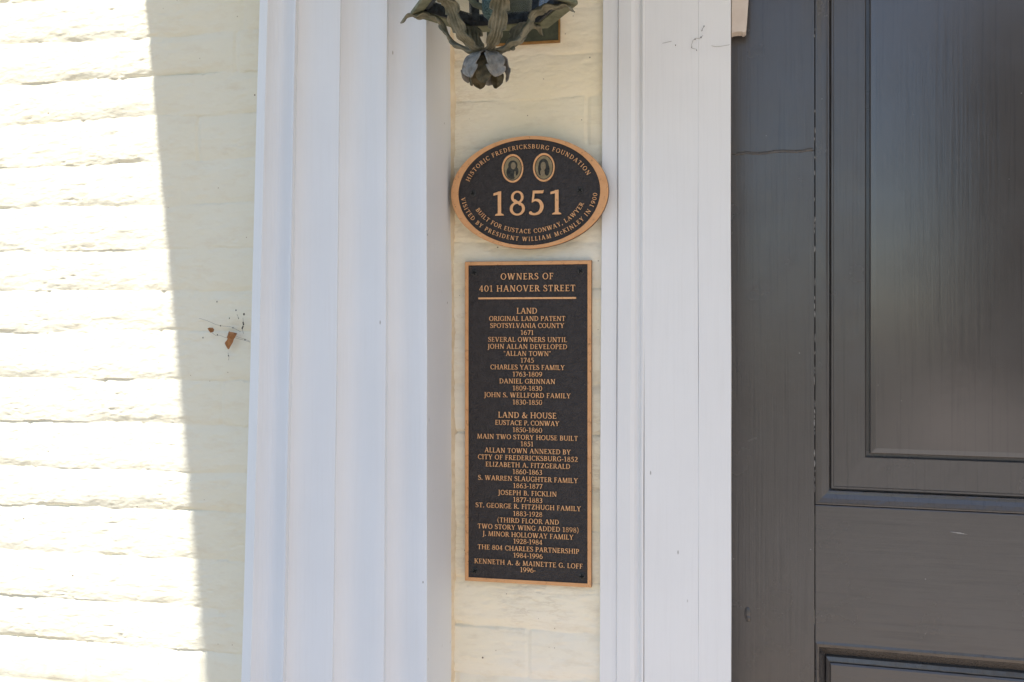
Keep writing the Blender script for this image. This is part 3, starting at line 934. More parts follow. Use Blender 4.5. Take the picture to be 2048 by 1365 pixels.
G['9'] = (0.74, arc(0.36, 0.68, 0.33, 0.34, 0, 360, 0.14, TN, 30) + curve([(0.14, 0.02), (0.38, 0.12), (0.56, 0.34), (0.625, 0.66)], [0.06, 0.11, 0.15, 0.15]))

GLYPH = {}


def glyph(ch):
    if ch not in GLYPH:
        adv, polys = G[ch]
        if not polys:
            GLYPH[ch] = (adv, [], [], []); return GLYPH[ch]
        vs, fs = [], []
        for p in polys:
            b = len(vs)
            area = sum(p[i][0] * p[(i + 1) % len(p)][1] - p[(i + 1) % len(p)][0] * p[i][1] for i in range(len(p)))
            if area < 0: p = p[::-1]
            vs += [Vector(q) for q in p]; fs.append(list(range(b, b + len(p))))
        ov, oe, of, a, b_, orf = delaunay_2d_cdt(vs, [], fs, 0, 1e-5, True)
        tris = [list(f) for f, src in zip(of, orf) if src]
        seen = {}
        for f in tris:
            for i in range(len(f)):
                e = (f[i], f[(i + 1) % len(f)])
                seen[e] = 1
        bnd = [e for e in seen if (e[1], e[0]) not in seen]
        GLYPH[ch] = (adv, [tuple(v) for v in ov], tris, bnd)
    return GLYPH[ch]


def put_glyph(mb, ch, to3, d):
    """to3(x, y, up) turns glyph coordinates into the scene"""
    adv, vs, tris, bnd = glyph(ch)
    n = len(vs)
    if not n: return
    P = [to3(x, y, 1) for x, y in vs] + [to3(x, y, 0) for x, y in vs]
    mb.add(P, [tuple(t) for t in tris])
    mb.add([], [])
    b = len(mb.v) - 2 * n
    for i, j in bnd:
        mb.f.append((b + j, b + i, b + n + i, b + n + j)); mb.m.append(1)


def text_width(s, track): return sum(G[c][0] + track for c in s) - track


# ------------------------------------------------------------------ screws
def screw(cx, cy, cz, r, rot, parent):
    n = 20
    mb = MB()
    circ = [(r * math.cos(2 * math.pi * k / n), r * math.sin(2 * math.pi * k / n)) for k in range(n)]
    a, w = r * 0.66, r * 0.17
    plus = [(w, w), (w, a), (-w, a), (-w, w), (-a, w), (-a, -w), (-w, -w), (-w, -a), (w, -a), (w, -w), (a, -w), (a, w)]
    c, s = math.cos(rot), math.sin(rot)
    plus = [(x * c - y * s, x * s + y * c) for x, y in plus]
    vs = [Vector(p) for p in circ + plus]
    ov, oe, of, _, _, orf = delaunay_2d_cdt(vs, [], [list(range(n)), list(range(n, n + 12))], 0, 1e-7, True)
    h = r * 0.42
    base = len(mb.v)
    for x, y in ov:
        q = math.hypot(x, y) / r
        mb.v.append((cx + x, cy - h * (1 - 0.45 * q * q), cz + y))
    for f, src in zip(of, orf):
        if src and 1 not in src: mb.f.append(tuple(base + i for i in f)); mb.m.append(0)
    b2 = len(mb.v)
    for k, (x, y) in enumerate(plus): mb.v.append((cx + x, cy - h * 0.15, cz + y))
    mb.f.append(tuple(b2 + k for k in range(12))); mb.m.append(1)
    b3 = len(mb.v)
    for k, (x, y) in enumerate(plus):
        q = math.hypot(x, y) / r
        mb.v.append((cx + x, cy - h * (1 - 0.45 * q * q), cz + y))
    for k in range(12):
        j = (k + 1) % 12
        mb.f.append((b2 + k, b2 + j, b3 + j, b3 + k)); mb.m.append(1)
    b4 = len(mb.v)
    for x, y in circ: mb.v.append((cx + x, cy - h * 0.55, cz + y))
    for x, y in circ: mb.v.append((cx + x, cy + 0.0004, cz + y))
    for k in range(n):
        j = (k + 1) % n
        mb.f.append((b4 + k, b4 + j, b4 + n + j, b4 + n + k)); mb.m.append(0)
    return mb.build('screw', [M_SCREW, M_SLOT], parent)


# ------------------------------------------------------------------ rectangular plaque
YF = -0.0125                                               # face of its border
c00, c10 = at(929.5, 1163, YF), at(1184, 1175, YF)
c01, c11 = at(929.5, 524.5, YF), at(1181, 520, YF)
x0, x1 = (c00.x + c01.x) / 2, (c10.x + c11.x) / 2
z0, z1 = (c00.z + c10.z) / 2, (c01.z + c11.z) / 2
BW = 0.0058
YR = YF + 0.0018                                           # the sunken ground of the lettering
pl = empty('rectangular_plaque', ((x0 + x1) / 2, 0, z0), 'tall rectangular dark bronze plaque listing owners in raised copper letters', 'plaque')
mb = MB(); mb.box(x0 + BW * 0.5, x1 - BW * 0.5, YR, -0.002, z0 + BW * 0.5, z1 - BW * 0.5)
mb.build('plate', M_DARK, pl)
mb = MB()
rings = [(0, -0.002), (0, YF + 0.0012), (0.0009, YF), (BW - 0.0004, YF), (BW, YF + 0.0004), (BW, YR + 0.0005)]
vs = []
for ins, y in rings: vs += [(x0 + ins, y, z0 + ins), (x1 - ins, y, z0 + ins), (x1 - ins, y, z1 - ins), (x0 + ins, y, z1 - ins)]
mb.add(vs, [(i * 4 + k, i * 4 + (k + 1) % 4, (i + 1) * 4 + (k + 1) % 4, (i + 1) * 4 + k) for i in range(len(rings) - 1) for k in range(4)])
mb.m = [1 if i in (0, len(rings) - 2) else 0 for i in range(len(rings) - 1) for k in range(4)]
mb.build('border', [M_RIMMETAL, M_EDGE], pl)
lines = [('OWNERS OF', 1001, 1107, 553, 12.5, 'heading'), ('401 HANOVER STREET', 958, 1151, 577, 12.5, 'heading'),
         ('LAND', 1033, 1074.5, 622, 11.6, 'heading'), ('ORIGINAL LAND PATENT', 978, 1131, 637.5, 9.6, 'line'), ('SPOTSYLVANIA COUNTY', 980, 1128.5, 651.5, 9.6, 'line'),
         ('1671', 1041, 1067.5, 665.5, 9.6, 'line'), ('SEVERAL OWNERS UNTIL', 976, 1134, 679.5, 9.6, 'line'), ('JOHN ALLAN DEVELOPED', 975, 1134.5, 693.5, 9.6, 'line'),
         ('\u201cALLAN TOWN\u201d', 1007, 1102, 707.5, 9.6, 'line'), ('1745', 1041, 1068, 721, 9.6, 'line'), ('CHARLES YATES FAMILY', 980.5, 1129.5, 735, 9.6, 'line'),
         ('1763-1809', 1025, 1084.5, 749, 9.6, 'line'), ('DANIEL GRINNAN', 998.5, 1110.5, 763, 9.6, 'line'), ('1809-1830', 1025, 1084.5, 777, 9.6, 'line'),
         ('JOHN S. WELLFORD FAMILY', 968, 1141.5, 791, 9.6, 'line'), ('1830-1850', 1025, 1084.5, 805, 9.6, 'line'),
         ('LAND & HOUSE', 996, 1113, 831, 11.6, 'heading'), ('EUSTACE P. CONWAY', 990, 1118.5, 846.5, 9.6, 'line'), ('1850-1860', 1025, 1084.5, 860.5, 9.6, 'line'),
         ('MAIN TWO STORY HOUSE BUILT', 954, 1156, 875, 9.6, 'line'), ('1851', 1041, 1067, 888.5, 9.6, 'line'), ('ALLAN TOWN ANNEXED BY', 969, 1141.5, 902.5, 9.6, 'line'),
         ('CITY OF FREDERICKSBURG-1852', 955.5, 1156, 916.5, 9.6, 'line'), ('ELIZABETH A. FITZGERALD', 971, 1140.5, 931, 9.6, 'line'), ('1860-1863', 1025, 1084.5, 944.5, 9.6, 'line'),
         ('S. WARREN SLAUGHTER FAMILY', 956, 1156, 958.5, 9.6, 'line'), ('1863-1877', 1026, 1085, 972.5, 9.6, 'line'), ('JOSEPH B. FICKLIN', 996, 1113.5, 987, 9.6, 'line'),
         ('1877-1883', 1026, 1085, 1000.5, 9.6, 'line'), ('ST. GEORGE R. FITZHUGH FAMILY', 951, 1162, 1014, 9.6, 'line'), ('1883-1928', 1026, 1085, 1028.5, 9.6, 'line'),
         ('(THIRD FLOOR AND', 994.5, 1118, 1042.5, 9.6, 'line'), ('TWO STORY WING ADDED 1898)', 955, 1157.5, 1056.5, 9.6, 'line'), ('J. MINOR HOLLOWAY FAMILY', 965, 1147, 1071, 9.6, 'line'),
         ('1928-1984', 1026.5, 1085, 1084, 9.6, 'line'), ('THE 804 CHARLES PARTNERSHIP', 955, 1158.5, 1098.5, 9.6, 'line'), ('1984-1996', 1026.5, 1085.5, 1112, 9.6, 'line'),
         ('KENNETH A. & MAINETTE G. LOFF', 948.5, 1165.5, 1127.5, 9.6, 'line'), ('1996-', 1040, 1071.5, 1140.5, 9.6, 'line')]
YL = YF - 0.0002
for s, xa, xb, yc, cap, kind in lines:
    xm = (xa + xb) / 2
    mid = at(1055, yc, YL)
    k_px = (at(1055, yc - 50, YL).z - at(1055, yc + 50, YL).z) / 100
    capm = cap * k_px
    A, B = at(xa, yc, YL).x, at(xb, yc, YL).x
    nat = text_width(s, 0.0)
    track = ((B - A) / capm - nat) / max(1, len(s) - 1)
    sx = 1.0
    if track < 0.0:
        sx = ((B - A) / capm) / text_width(s, 0.02); track = 0.02
    elif track > 0.22:
        sx = ((B - A) / capm) / text_width(s, 0.2); track = 0.2
    mb = MB(); cur = 0.0
    for ch in s:
        def to3(x, y, u, cur=cur):
            return (A + (cur + x) * capm * sx, YL if u else YR + 0.0002, mid.z + (y - 0.5) * capm)
        put_glyph(mb, ch, to3, 0)
        cur += G[ch][0] + track
    mb.build('heading_lettering' if kind == 'heading' else 'inscription_line', [M_BRIGHT, M_DARK], pl)
mb = MB(); a, b = at(956.5, 598, YL), at(1152, 596, YL)
mb.box(a.x, b.x, YL, YR + 0.0002, b.z - 0.0016, b.z + 0.0012)
mb.build('divider_bar', M_BRIGHT, pl, bevel=0.0003)
for (px, py), ro in zip(((949, 546), (1161.5, 542.5), (950, 1142), (1164, 1153)), (0.2, 0.9, 0.5, 0.05)):
    p = at(px, py, YR); screw(p.x, YR, p.z, 0.0050, ro, pl)

# ------------------------------------------------------------------ oval plaque
YF2 = -0.0300
A_, B_ = at(901.5, 388, YF2), at(1216.5, 382, YF2)
T_, U_ = at(1059, 272, YF2), at(1059, 498, YF2)
ox, oz = (A_.x + B_.x) / 2, (T_.z + U_.z) / 2
ra, rb = (B_.x - A_.x) / 2, (T_.z - U_.z) / 2
YR2 = YF2 + 0.0020
ov = empty('oval_plaque', (ox, 0, oz - rb), 'dark oval bronze plaque with large raised date and two small portrait ovals', 'plaque')


def ell(k, n, a, b): return (ox + a * math.cos(2 * math.pi * k / n), oz + b * math.sin(2 * math.pi * k / n))


N = 128
mb = MB()
RW = 0.0120
rings = [(0.001, -0.016), (0, -0.018), (0, YF2 + 0.0015), (0.0011, YF2), (RW - 0.0006, YF2), (RW, YF2 + 0.0004), (RW, YR2 + 0.0005)]
vs, fs = [], []
for ins, y in rings:
    for k in range(N):
        x, z = ell(k, N, ra - ins, rb - ins * 0.43); vs.append((x, y, z))
for i in range(len(rings) - 1):
    fs += [(i * N + k, i * N + (k + 1) % N, (i + 1) * N + (k + 1) % N, (i + 1) * N + k) for k in range(N)]
mb.add(vs, fs)
mb.m = [1 if i in (0, 1, len(rings) - 2) else 0 for i in range(len(rings) - 1) for k in range(N)]
mb.build('border', [M_RIMMETAL, M_EDGE], ov, smooth=False)
mb = MB()
vs = [(*ell(k, N, ra - RW * 0.6, rb - RW * 0.25),) for k in range(N)]
mb.add([(x, YR2, z) for x, z in vs] + [(x, -0.0165, z) for x, z in vs],
       [tuple(range(N)), tuple(range(2 * N - 1, N - 1, -1))] + [(k, (k + 1) % N, N + (k + 1) % N, N + k) for k in range(N)])
mb.build('plate', M_DARK, ov)
for sx_ in (-0.6, 0.0, 0.6):
    mb = MB(); mb.lathe([(0.006, 0.0), (0.006, 0.018)], (ox + ra * sx_ * 0.8, 0.002, oz), 16, 'Y')
    mb.build('mounting_stud', M_SCREW, ov)
kx = (at(1109, 385, YF2).x - at(1009, 385, YF2).x) / 100
kz = (at(1059, 335, YF2).z - at(1059, 435, YF2).z) / 100


def ring_text(s, a, b, t0, t1, cap, top, name):
    """letters along an ellipse from angle t0 to t1 (degrees, anticlockwise from the right)"""
    steps = 400
    ts = [R(t0 + (t1 - t0) * k / steps) for k in range(steps + 1)]
    pts = [(ox + a * math.cos(t), oz + b * math.sin(t)) for t in ts]
    ln = [0.0]
    for k in range(steps): ln.append(ln[-1] + math.hypot(pts[k + 1][0] - pts[k][0], pts[k + 1][1] - pts[k][1]))
    nat = text_width(s, 0.0) * cap
    track = (ln[-1] - nat) / (len(s) - 1)
    squeeze = 1.0
    if track < 0.01 * cap:
        squeeze = ln[-1] / (text_width(s, 0.03) * cap); track = 0.03 * cap * squeeze
    mb = MB(); cur = 0.0
    for ch in s:
        w = G[ch][0] * cap * squeeze
        sm = cur + w / 2
        k = min(steps - 1, max(0, next((i for i in range(steps) if ln[i + 1] >= sm), steps - 1)))
        f = (sm - ln[k]) / (ln[k + 1] - ln[k])
        px, pz = pts[k][0] + (pts[k + 1][0] - pts[k][0]) * f, pts[k][1] + (pts[k + 1][1] - pts[k][1]) * f
        dx, dz = pts[k + 1][0] - pts[k][0], pts[k + 1][1] - pts[k][1]
        q = math.hypot(dx, dz); dx, dz = dx / q, dz / q

        def to3(x, y, u, px=px, pz=pz, dx=dx, dz=dz, w=w):
            lx = x * cap * squeeze - w / 2; ly = y * cap
            return (px + dx * lx - dz * ly, YF2 - 0.0001 if u else YR2 + 0.0002, pz + dz * lx + dx * ly)
        put_glyph(mb, ch, to3, 0)
        cur += w + track
    return mb.build(name, [M_BRIGHT, M_DARK], ov)


# baselines, in pixels of the plaque: top line reads clockwise, the two lower ones anticlockwise
ring_text('HISTORIC FREDERICKSBURG FOUNDATION', 124 * kx, 87.5 * kz, 164, 20, 8.6 * kz, True, 'curved_lettering')
ring_text('VISITED BY PRESIDENT WILLIAM McKINLEY IN 1900', 136.5 * kx, 97.5 * kz, 184.5, 357, 8.4 * kz, False, 'curved_lettering')
ring_text('BUILT FOR EUSTACE CONWAY, LAWYER', 116 * kx, 82 * kz, 203.5, 342, 8.6 * kz, False, 'curved_lettering')
mb = MB()
for ch, xa, xb in (('1', 987, 1008), ('8', 1019.5, 1050), ('5', 1058, 1088), ('1', 1101, 1123)):
    A2, B2 = at(xa, 405, YF2).x, at(xb, 405, YF2).x
    adv, v2, _, _ = glyph(ch)
    lo_, hi_ = min(v[0] for v in v2), max(v[0] for v in v2)
    zb, zt = at(1055, 430.5, YF2).z, at(1055, 382, YF2).z
    zoff = (1055 - (xa + xb) / 2) * 0.012 * kz * -1

    def to3(x, y, u, A2=A2, B2=B2, lo_=lo_, hi_=hi_, zb=zb, zt=zt):
        return (A2 + (x - lo_) / (hi_ - lo_) * (B2 - A2), YF2 - 0.0003 if u else YR2 + 0.0002, zb + y * (zt - zb))
    put_glyph(mb, ch, to3, 0)
mb.build('date_numerals', [M_BRIGHT, M_DARK], ov)


def oval_disc(cx, cz, a, b, y, n=40, dome=0.0):
    vs = [(cx, y - dome, cz)]; fs = []
    m = 5
    for i in range(1, m + 1):
        q = i / m
        for k in range(n):
            t = 2 * math.pi * k / n
            vs.append((cx + a * q * math.cos(t), y - dome * (1 - q * q), cz + b * q * math.sin(t)))
    fs += [(0, 1 + k, 1 + (k + 1) % n) for k in range(n)]
    for i in range(m - 1):
        for k in range(n):
            fs.append((1 + i * n + k, 1 + i * n + (k + 1) % n, 1 + (i + 1) * n + (k + 1) % n, 1 + (i + 1) * n + k))
    return vs, fs


def cameo(px, py, style):
    p = at(px, py, YF2)
    a, b = 21.5 * kx, 28.5 * kz
    mb = MB(); n = 48
    prof = [(1.0, YR2 + 0.0002), (1.0, YF2 - 0.0004), (0.965, YF2 - 0.0010), (0.90, YF2 - 0.0008), (0.865, YF2 + 0.0002), (0.86, YR2 + 0.0004)]
    vs, fs = [], []
    for s, y in prof:
        for k in range(n):
            t = 2 * math.pi * k / n
            vs.append((p.x + a * s * math.cos(t), y, p.z + b * s * math.sin(t)))
    for i in range(len(prof) - 1):
        fs += [(i * n + k, i * n + (k + 1) % n, (i + 1) * n + (k + 1) % n, (i + 1) * n + k) for k in range(n)]
    mb.add(vs, fs)
    fr = mb.build('portrait_oval', M_BRIGHT, ov)
    mb = MB(); mb.add(*oval_disc(p.x, p.z, a * 0.79, b * 0.81, YR2 - 0.0005, dome=0.0005))
    mb.build('portrait_ground', M_RIM, fr)
    y = YR2 - 0.0005
    mb = MB()
    for dx, dz, w, h, dd in (style['dark']):
        mb.add(*oval_disc(p.x + dx * kx, p.z + dz * kz, w * kx, h * kz, y - dd, 20, 0.0003))
    mb.build('portrait_figure', M_INK, fr)
    mb = MB()
    for dx, dz, w, h, dd in (style['pale']):
        mb.add(*oval_disc(p.x + dx * kx, p.z + dz * kz, w * kx, h * kz, y - dd, 20, 0.0003))
    mb.build('portrait_face', M_FACE, fr)


cameo(1025, 337, {'dark': [(0.5, 6, 9.5, 10, .0006), (-5, -8, 7.5, 12, .0007), (6, -6, 6, 9, .0008), (-1, -14, 8, 8, .0009)],
                  'pale': [(1.5, 5, 5.0, 7.2, .0013), (5, -13, 1.6, 7.5, .0014)]})
cameo(1087.5, 335, {'dark': [(-0.5, 4, 10, 13.5, .0006), (-7, -3, 4.5, 13, .0007), (6, -5, 5.5, 12, .0008)],
                    'pale': [(-1, 2.5, 5.2, 8.6, .0013), (-2.5, -10.5, 4.6, 7.0, .0014)]})
for (px, py), ro in (((946, 387.5), 0.3), ((1160, 381), 0.8)):
    p = at(px, py, YR2); screw(p.x, YR2, p.z, 0.0048, ro, ov)

# ------------------------------------------------------------------ lantern
LX, LY = at(1046, 60, -0.004).x, -0.206
ZF = at(817, 28, LY).z                                      # underside of the hexagonal flange
lan = empty('wall_lantern', (LX, LY, ZF), 'weathered green hexagonal wall lantern with bronze acanthus leaves above the oval plaque', 'lantern')
RO, RI, RG = 0.1145, 0.097, 0.094


def hexp(r, z, k): return (LX + r * math.cos(R(60 * k)), LY + r * math.sin(R(60 * k)), z)


def hexring(mb, prof):
    n = len(prof)
    vs = [hexp(r, ZF + z, k) for r, z in prof for k in range(6)]
    fs = [(i * 6 + k, i * 6 + (k + 1) % 6, ((i + 1) % n) * 6 + (k + 1) % 6, ((i + 1) % n) * 6 + k) for i in range(n) for k in range(6)]
    mb.add(vs, fs)


mb = MB(); hexring(mb, [(RO, 0.003), (RO + 0.001, -0.0005), (RO, -0.003), (RI, 0.001), (RI, 0.0045), (RO - 0.004, 0.0065)])
mb.build('bottom_flange', M_VERD, lan, bevel=0.0008)
mb = MB(); hexring(mb, [(RI - 0.0005, 0.002), (RI - 0.006, 0.001), (RI - 0.0085, 0.006), (RI - 0.0075, 0.017), (RI - 0.0005, 0.017)])
mb.build('sill_frame', M_BLACK, lan, bevel=0.0006)
HT, RT = 0.34, 0.135
for k in range(6):
    mb = MB()
    a, b = Vector(hexp(RG - 0.004, ZF + 0.006, k)), Vector(hexp(RT - 0.004, ZF + HT, k))
    u = Vector((math.cos(R(60 * k)), math.sin(R(60 * k)), 0)); t = Vector((-u.y, u.x, 0))
    q = []
    for p in (a, b):
        q += [p - t * 0.0065 - u * 0.006, p + t * 0.0065 - u * 0.006, p + t * 0.0065 + u * 0.003, p - t * 0.0065 + u * 0.003]
    mb.add(q, [(0, 1, 2, 3), (7, 6, 5, 4)] + [(i, (i + 1) % 4, 4 + (i + 1) % 4, 4 + i) for i in range(4)])
    mb.build('corner_post', M_BLACK, lan, bevel=0.001)
for k in range(6):
    mb = MB()
    a, b = Vector(hexp(RG - 0.006, ZF + 0.014, k)), Vector(hexp(RG - 0.006, ZF + 0.014, k + 1))
    c, d = Vector(hexp(RT - 0.006, ZF + HT, k + 1)), Vector(hexp(RT - 0.006, ZF + HT, k))
    mb.add([a, b, c, d], [(0, 1, 2, 3)])
    mb.build('glass_pane', M_GLASS, lan)
mb = MB(); hexring(mb, [(RT + 0.004, HT - 0.01), (RT - 0.010, HT - 0.01), (RT - 0.010, HT + 0.006), (RT + 0.012, HT + 0.006)])
mb.build('top_frame', M_VERD, lan, bevel=0.001)
mb = MB()
prof = [(RT + 0.016, HT + 0.007), (RT + 0.016, HT + 0.014), (0.09, HT + 0.07), (0.05, HT + 0.12), (0.012, HT + 0.15)]
vs = [hexp(r, ZF + z, k) for r, z in prof for k in range(6)]
mb.add(vs, [(i * 6 + k, i * 6 + (k + 1) % 6, (i + 1) * 6 + (k + 1) % 6, (i + 1) * 6 + k) for i in range(4) for k in range(6)] + [tuple(range(6)), tuple(24 + k for k in range(6))])
mb.build('lantern_roof', M_VERD, lan, bevel=0.001)
# bulb holder with its bent feed pipe
zs_ = at(985, 33, LY).z
mb = MB()
hx = at(987, 20, LY).x
mb.lathe([(0.0, -0.012), (0.006, -0.012), (0.008, -0.006), (0.013, -0.002), (0.0155, 0.004), (0.0155, 0.09), (0.0, 0.09)], (hx, LY, zs_ + 0.002), 20)
mb.build('bulb_socket', M_TEAL, lan, smooth=True)
mb = MB()
pa = [at(978, 15, LY + 0.01), at(963, 14, LY + 0.012), at(950, 9, LY + 0.014), at(941, -4, LY + 0.015), at(937, -24, LY + 0.015), at(936, -90, LY + 0.01)]
mb.tube(pa, 0.0046, 10)
mb.build('feed_pipe', M_VERD, lan, smooth=True)
# back plate on the brick and the arm that holds the lantern
pa, pb = at(974, 92, -0.010), at(1117, 92, -0.010)
mb = MB(); mb.box(pa.x, pb.x, -0.012, -0.004, pa.z + 0.0022, pa.z + 0.42)
bp = mb.build('back_plate', M_PLATE, lan, bevel=0.001)
mb = MB(); mb.box(pa.x, pb.x, -0.0125, -0.003, pa.z, pa.z + 0.002); mb.box(pb.x + 0.0002, pb.x + 0.0018, -0.0125, -0.003, pa.z, pa.z + 0.42)
mb.build('rusty_edge', M_RUST, bp)
mb = MB()
arm = [(LX, -0.012, ZF + 0.36), (LX, -0.06, ZF + 0.42), (LX, -0.13, ZF + 0.50), (LX, -0.19, ZF + 0.53), (LX, LY, ZF + 0.50)]
mb.tube(arm, 0.009, 10)
mb.build('bracket_arm', M_VERD, lan, smooth=True)

ZJ = at(970, 105, LY).z - ZF                                # where the leaves gather, below the flange
JX = at(972, 105, LY).x - LX


def leaf(phi, prof, wmax, name, lobes=6, amp=0.28, thick=0.0008, cup=0.16, mat=None, n=84, m=23, taper=1.0, seed=0, twist=0.0, shift=0.0):
    """acanthus leaf along a profile of (r, z) in the vertical plane at angle phi"""
    rr = random.Random(seed)
    P = [Vector(p) for p in prof]
    c = [2 * P[0] - P[1]] + P + [2 * P[-1] - P[-2]]
    pts = []
    for i in range(1, len(c) - 2):
        for k in range(12):
            t = k / 12
            pts.append(0.5 * ((2 * c[i]) + (c[i + 1] - c[i - 1]) * t + (2 * c[i - 1] - 5 * c[i] + 4 * c[i + 1] - c[i + 2]) * t * t + (3 * c[i] - c[i - 1] - 3 * c[i + 1] + c[i + 2]) * t ** 3))
    pts.append(c[-2])
    L = [0]
    for i in range(len(pts) - 1): L.append(L[-1] + (pts[i + 1] - pts[i]).length)
    u = Vector((math.cos(phi), math.sin(phi), 0)); tg = Vector((-u.y, u.x, 0))
    mb = MB(); vs = []
    for i in range(n + 1):
        s = i / n
        d = s * L[-1]
        k = next((j for j in range(len(L) - 1) if L[j + 1] >= d), len(L) - 2)
        f = (d - L[k]) / max(1e-9, L[k + 1] - L[k])
        p = pts[k].lerp(pts[k + 1], f)
        dv = (pts[k + 1] - pts[k]).normalized()
        env = (0.30 + 0.70 * math.sin(min(1, s / 0.55) * math.pi / 2)) * (1 - max(0, (s - 0.45) / 0.55) ** (4.5 if mat else 2.2))
        ph = (s * lobes) % 1.0
        lobe = 1 - amp * (ph ** 2.2) * (1 if s < 0.97 else 0)
        env = max(0.012, env)
        for j in range(m):
            t = -1 + 2 * j / (m - 1)
            at_ = abs(t)
            w = wmax * env * (1 - (1 - lobe) * at_ ** 2)
            rib = (0.0006 if mat else 0.0021) * (1 - at_ * 0.4) * math.cos(at_ * math.pi * 5.0) * min(1, env * 1.6)
            off = -cup * wmax * env * t * t + rib + 0.0006 * math.sin(s * 23 + t * 3 + seed) + (0.0 if mat else 0.0022) * math.sin(ph * 6.28) * at_ ** 3
            sweep = at_ * at_ * wmax * 0.22 * env
            pr = p.x + dv.x * sweep - dv.y * off
            pz = p.y + dv.y * sweep + dv.x * off
            tw = twist * s * t * w
            vs.append(Vector((LX + JX, LY, ZF)) + u * (pr + tw) + tg * (t * w + shift * s) + Vector((0, 0, pz)))
    fs = [(i * m + j, i * m + j + 1, (i + 1) * m + j + 1, (i + 1) * m + j) for i in range(n) for j in range(m - 1)]
    mb.add(vs, fs)
    o = mb.build(name, mat or M_LEAF, lan, smooth=True)
    sd = o.modifiers.new('thickness', 'SOLIDIFY'); sd.thickness = thick; sd.offset = 0
    return o


lp = [(0.004, ZJ + 0.001), (0.022, ZJ + 0.004), (0.040, ZJ + 0.012), (0.053, ZJ + 0.026), (0.060, ZJ + 0.041), (0.070, ZJ + 0.052), (0.090, ZJ + 0.056), (0.110, ZJ + 0.055), (0.120, ZJ + 0.046)]
lpb = [(r * (0.98 if i > 4 else 1.0), z) for i, (r, z) in enumerate(lp)]
for k in range(6):
    leaf(R(60 * k), lp if k in (0, 3) else lpb, 0.0140, 'acanthus_leaf', seed=k, lobes=6, amp=0.52, twist=0.05 * (-1) ** k)
# drooping bell of petals at the bottom
for k in range(5):
    pp = [(0.003, ZJ - 0.0005), (0.013, ZJ - 0.003), (0.022, ZJ - 0.011), (0.0265, ZJ - 0.022), (0.028, ZJ - 0.033), (0.0275, ZJ - 0.0385)]
    leaf(R(72 * k + 22), pp, 0.0150, 'hanging_petal', lobes=3, amp=0.30, cup=-0.22, mat=M_PETAL, n=48, m=17, seed=20 + k)
for k in range(5):
    pp = [(0.003, ZJ - 0.004), (0.010, ZJ - 0.010), (0.015, ZJ - 0.020), (0.0185, ZJ - 0.032), (0.0195, ZJ - 0.041), (0.0185, ZJ - 0.0455)]
    leaf(R(72 * k + 58), pp, 0.0115, 'hanging_petal', lobes=2, amp=0.12, cup=-0.2, mat=M_INNER, n=40, m=13, seed=30 + k)
mb = MB(); mb.lathe([(0.0, 0.006), (0.006, 0.004), (0.008, 0.0), (0.006, -0.006), (0.005, -0.020), (0.0, -0.024)], (LX + JX, LY, ZF + ZJ), 16)
mb.build('finial_knob', M_BLACK, lan, smooth=True)

# ------------------------------------------------------------------ dry leaves and cobwebs
YW = -0.010


def web(name, strands, bits, label, Y=YW):
    p0 = at(*strands[0][0], Y)
    e = empty(name, p0, label, 'cobweb')
    for st in strands:
        mb = MB(); pts = []
        for i, (px, py) in enumerate(st):
            pts.append(at(px, py, Y + 0.002 * math.sin(i * 1.7)))
        mb.tube(pts, 0.00024, 5)
        mb.build('web_strand', M_WEB, e)
    rr = random.Random(2)
    for px, py, r in bits:
        p = at(px, py, Y - 0.001)
        mb = MB(); mb.lathe([(0, -r * 1.6), (r * 0.8, -r * 0.7), (r, 0.2 * r), (r * 0.6, r * 1.2), (0, r * 1.6)], (p.x, p.y, p.z), 7)
        mb.build('trapped_speck', M_BIT, e)


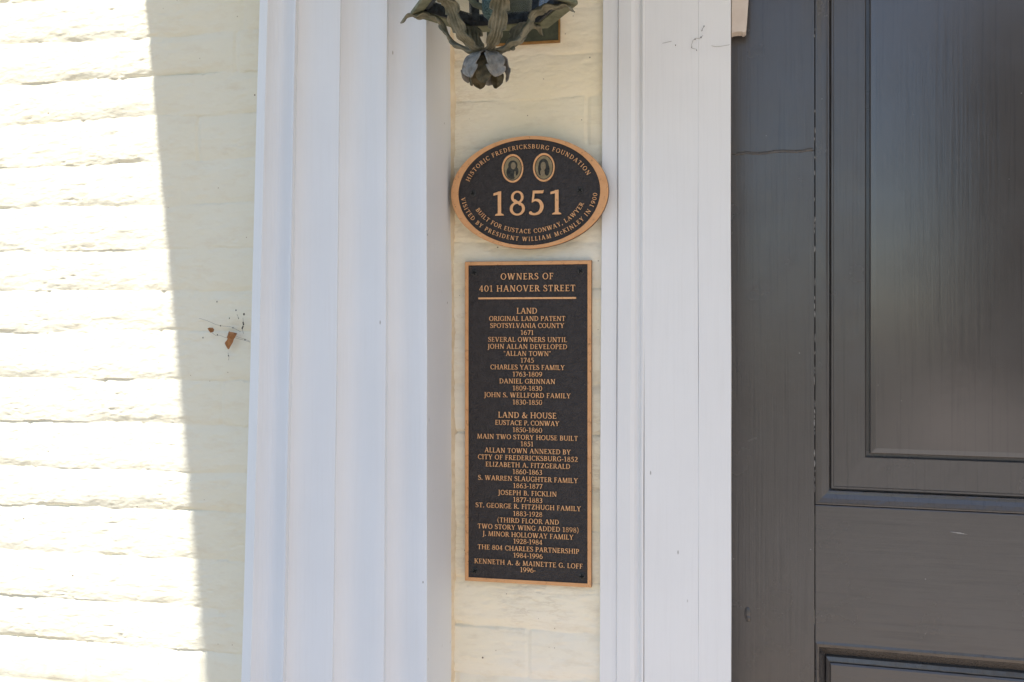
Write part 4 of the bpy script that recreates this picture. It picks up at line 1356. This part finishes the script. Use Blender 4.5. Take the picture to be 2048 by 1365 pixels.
web('cobweb', [[(398, 637), (415, 642), (428, 648), (440, 652), (452, 653), (462, 654), (474, 660), (481, 664)],
               [(424, 666), (432, 672), (440, 671), (449, 675), (458, 677), (471, 676), (480, 679), (490, 681), (500, 685)],
               [(486, 636), (486.5, 645), (487, 652), (485, 660), (487, 668)], [(474, 629), (476, 634), (477, 639)],
               [(457, 721), (458, 714), (456, 706)], [(470, 672), (480, 676), (492, 679), (500, 684)]],
    [(434, 604, .0009), (472, 621, .0010), (488, 629, .0014), (486.3, 646, .0011), (487, 649, .0012), (486, 654, .0012), (484.5, 657, .0012), (459, 637, .0008), (466, 656, .0009),
     (441, 652, .0009), (490, 680, .0010), (457, 712, .0009), (406, 676, .0009), (435, 670, .0008), (477, 637, .0007)],
    'dusty cobweb with trapped specks on the brick left of the white pilaster')
web('cobweb', [[(1409, 52), (1405, 58), (1403, 63)], [(1406, 71), (1400, 77), (1391, 77), (1386, 81), (1383, 90), (1384, 97), (1393, 99), (1394, 103)],
               [(1325, 87), (1334, 85), (1343, 83)], [(1423, 92), (1432, 94), (1442, 93), (1459, 90)]],
    [(1408, 53, .0007), (1404, 61, .0006), (1402, 75, .0008), (1390, 79, .0008), (1383, 95, .0005), (1351, 91, .0007), (1393, 101, .0006)],
    'thin grey cobweb clinging to the top of the white door casing', Y=-0.0195)


def dry_leaf(outline, roll, label, ax):
    """outline in photo pixels; curled about the long axis"""
    pts = [at(px, py, YW - 0.004) for px, py in outline]
    c = sum(pts, Vector()) / len(pts)
    mb = MB()
    rings = 6
    vs, fs = [c + Vector((0, -roll, 0))], []
    n = len(pts)
    for i in range(1, rings + 1):
        q = i / rings
        for p in pts:
            v = c + (p - c) * q
            d = (v - c)
            side = d.x * ax[1] - d.z * ax[0]
            vs.append(v + Vector((0, -roll * (1 - q * q) + 0.35 * abs(side) * q - 0.002 * math.sin(side * 600), 0)))
    fs += [(0, 1 + k, 1 + (k + 1) % n) for k in range(n)]
    for i in range(rings - 1):
        fs += [(1 + i * n + k, 1 + i * n + (k + 1) % n, 1 + (i + 1) * n + (k + 1) % n, 1 + (i + 1) * n + k) for k in range(n)]
    mb.add(vs, fs)
    o = mb.build('dried_leaf', M_DRY, loc=c, smooth=False)
    s = o.modifiers.new('thickness', 'SOLIDIFY'); s.thickness = 0.0004
    return tag(o, label, 'dried leaf')


dry_leaf([(453, 668), (455, 663), (460, 664), (466, 665), (474, 667), (471, 673), (467, 679), (465, 686), (461, 692), (457, 699), (454, 699), (452, 692), (449, 688), (453, 684), (456, 678), (457, 672), (454, 671)],
         0.004, 'larger curled brown dead leaf caught in the cobweb', (-0.45, -0.9))
dry_leaf([(415.5, 657), (419, 655.5), (424, 656), (426.5, 660), (426, 664), (422, 666), (418.5, 663)], 0.003,
         'small round orange brown dead leaf hanging from the cobweb', (0.6, -0.8))
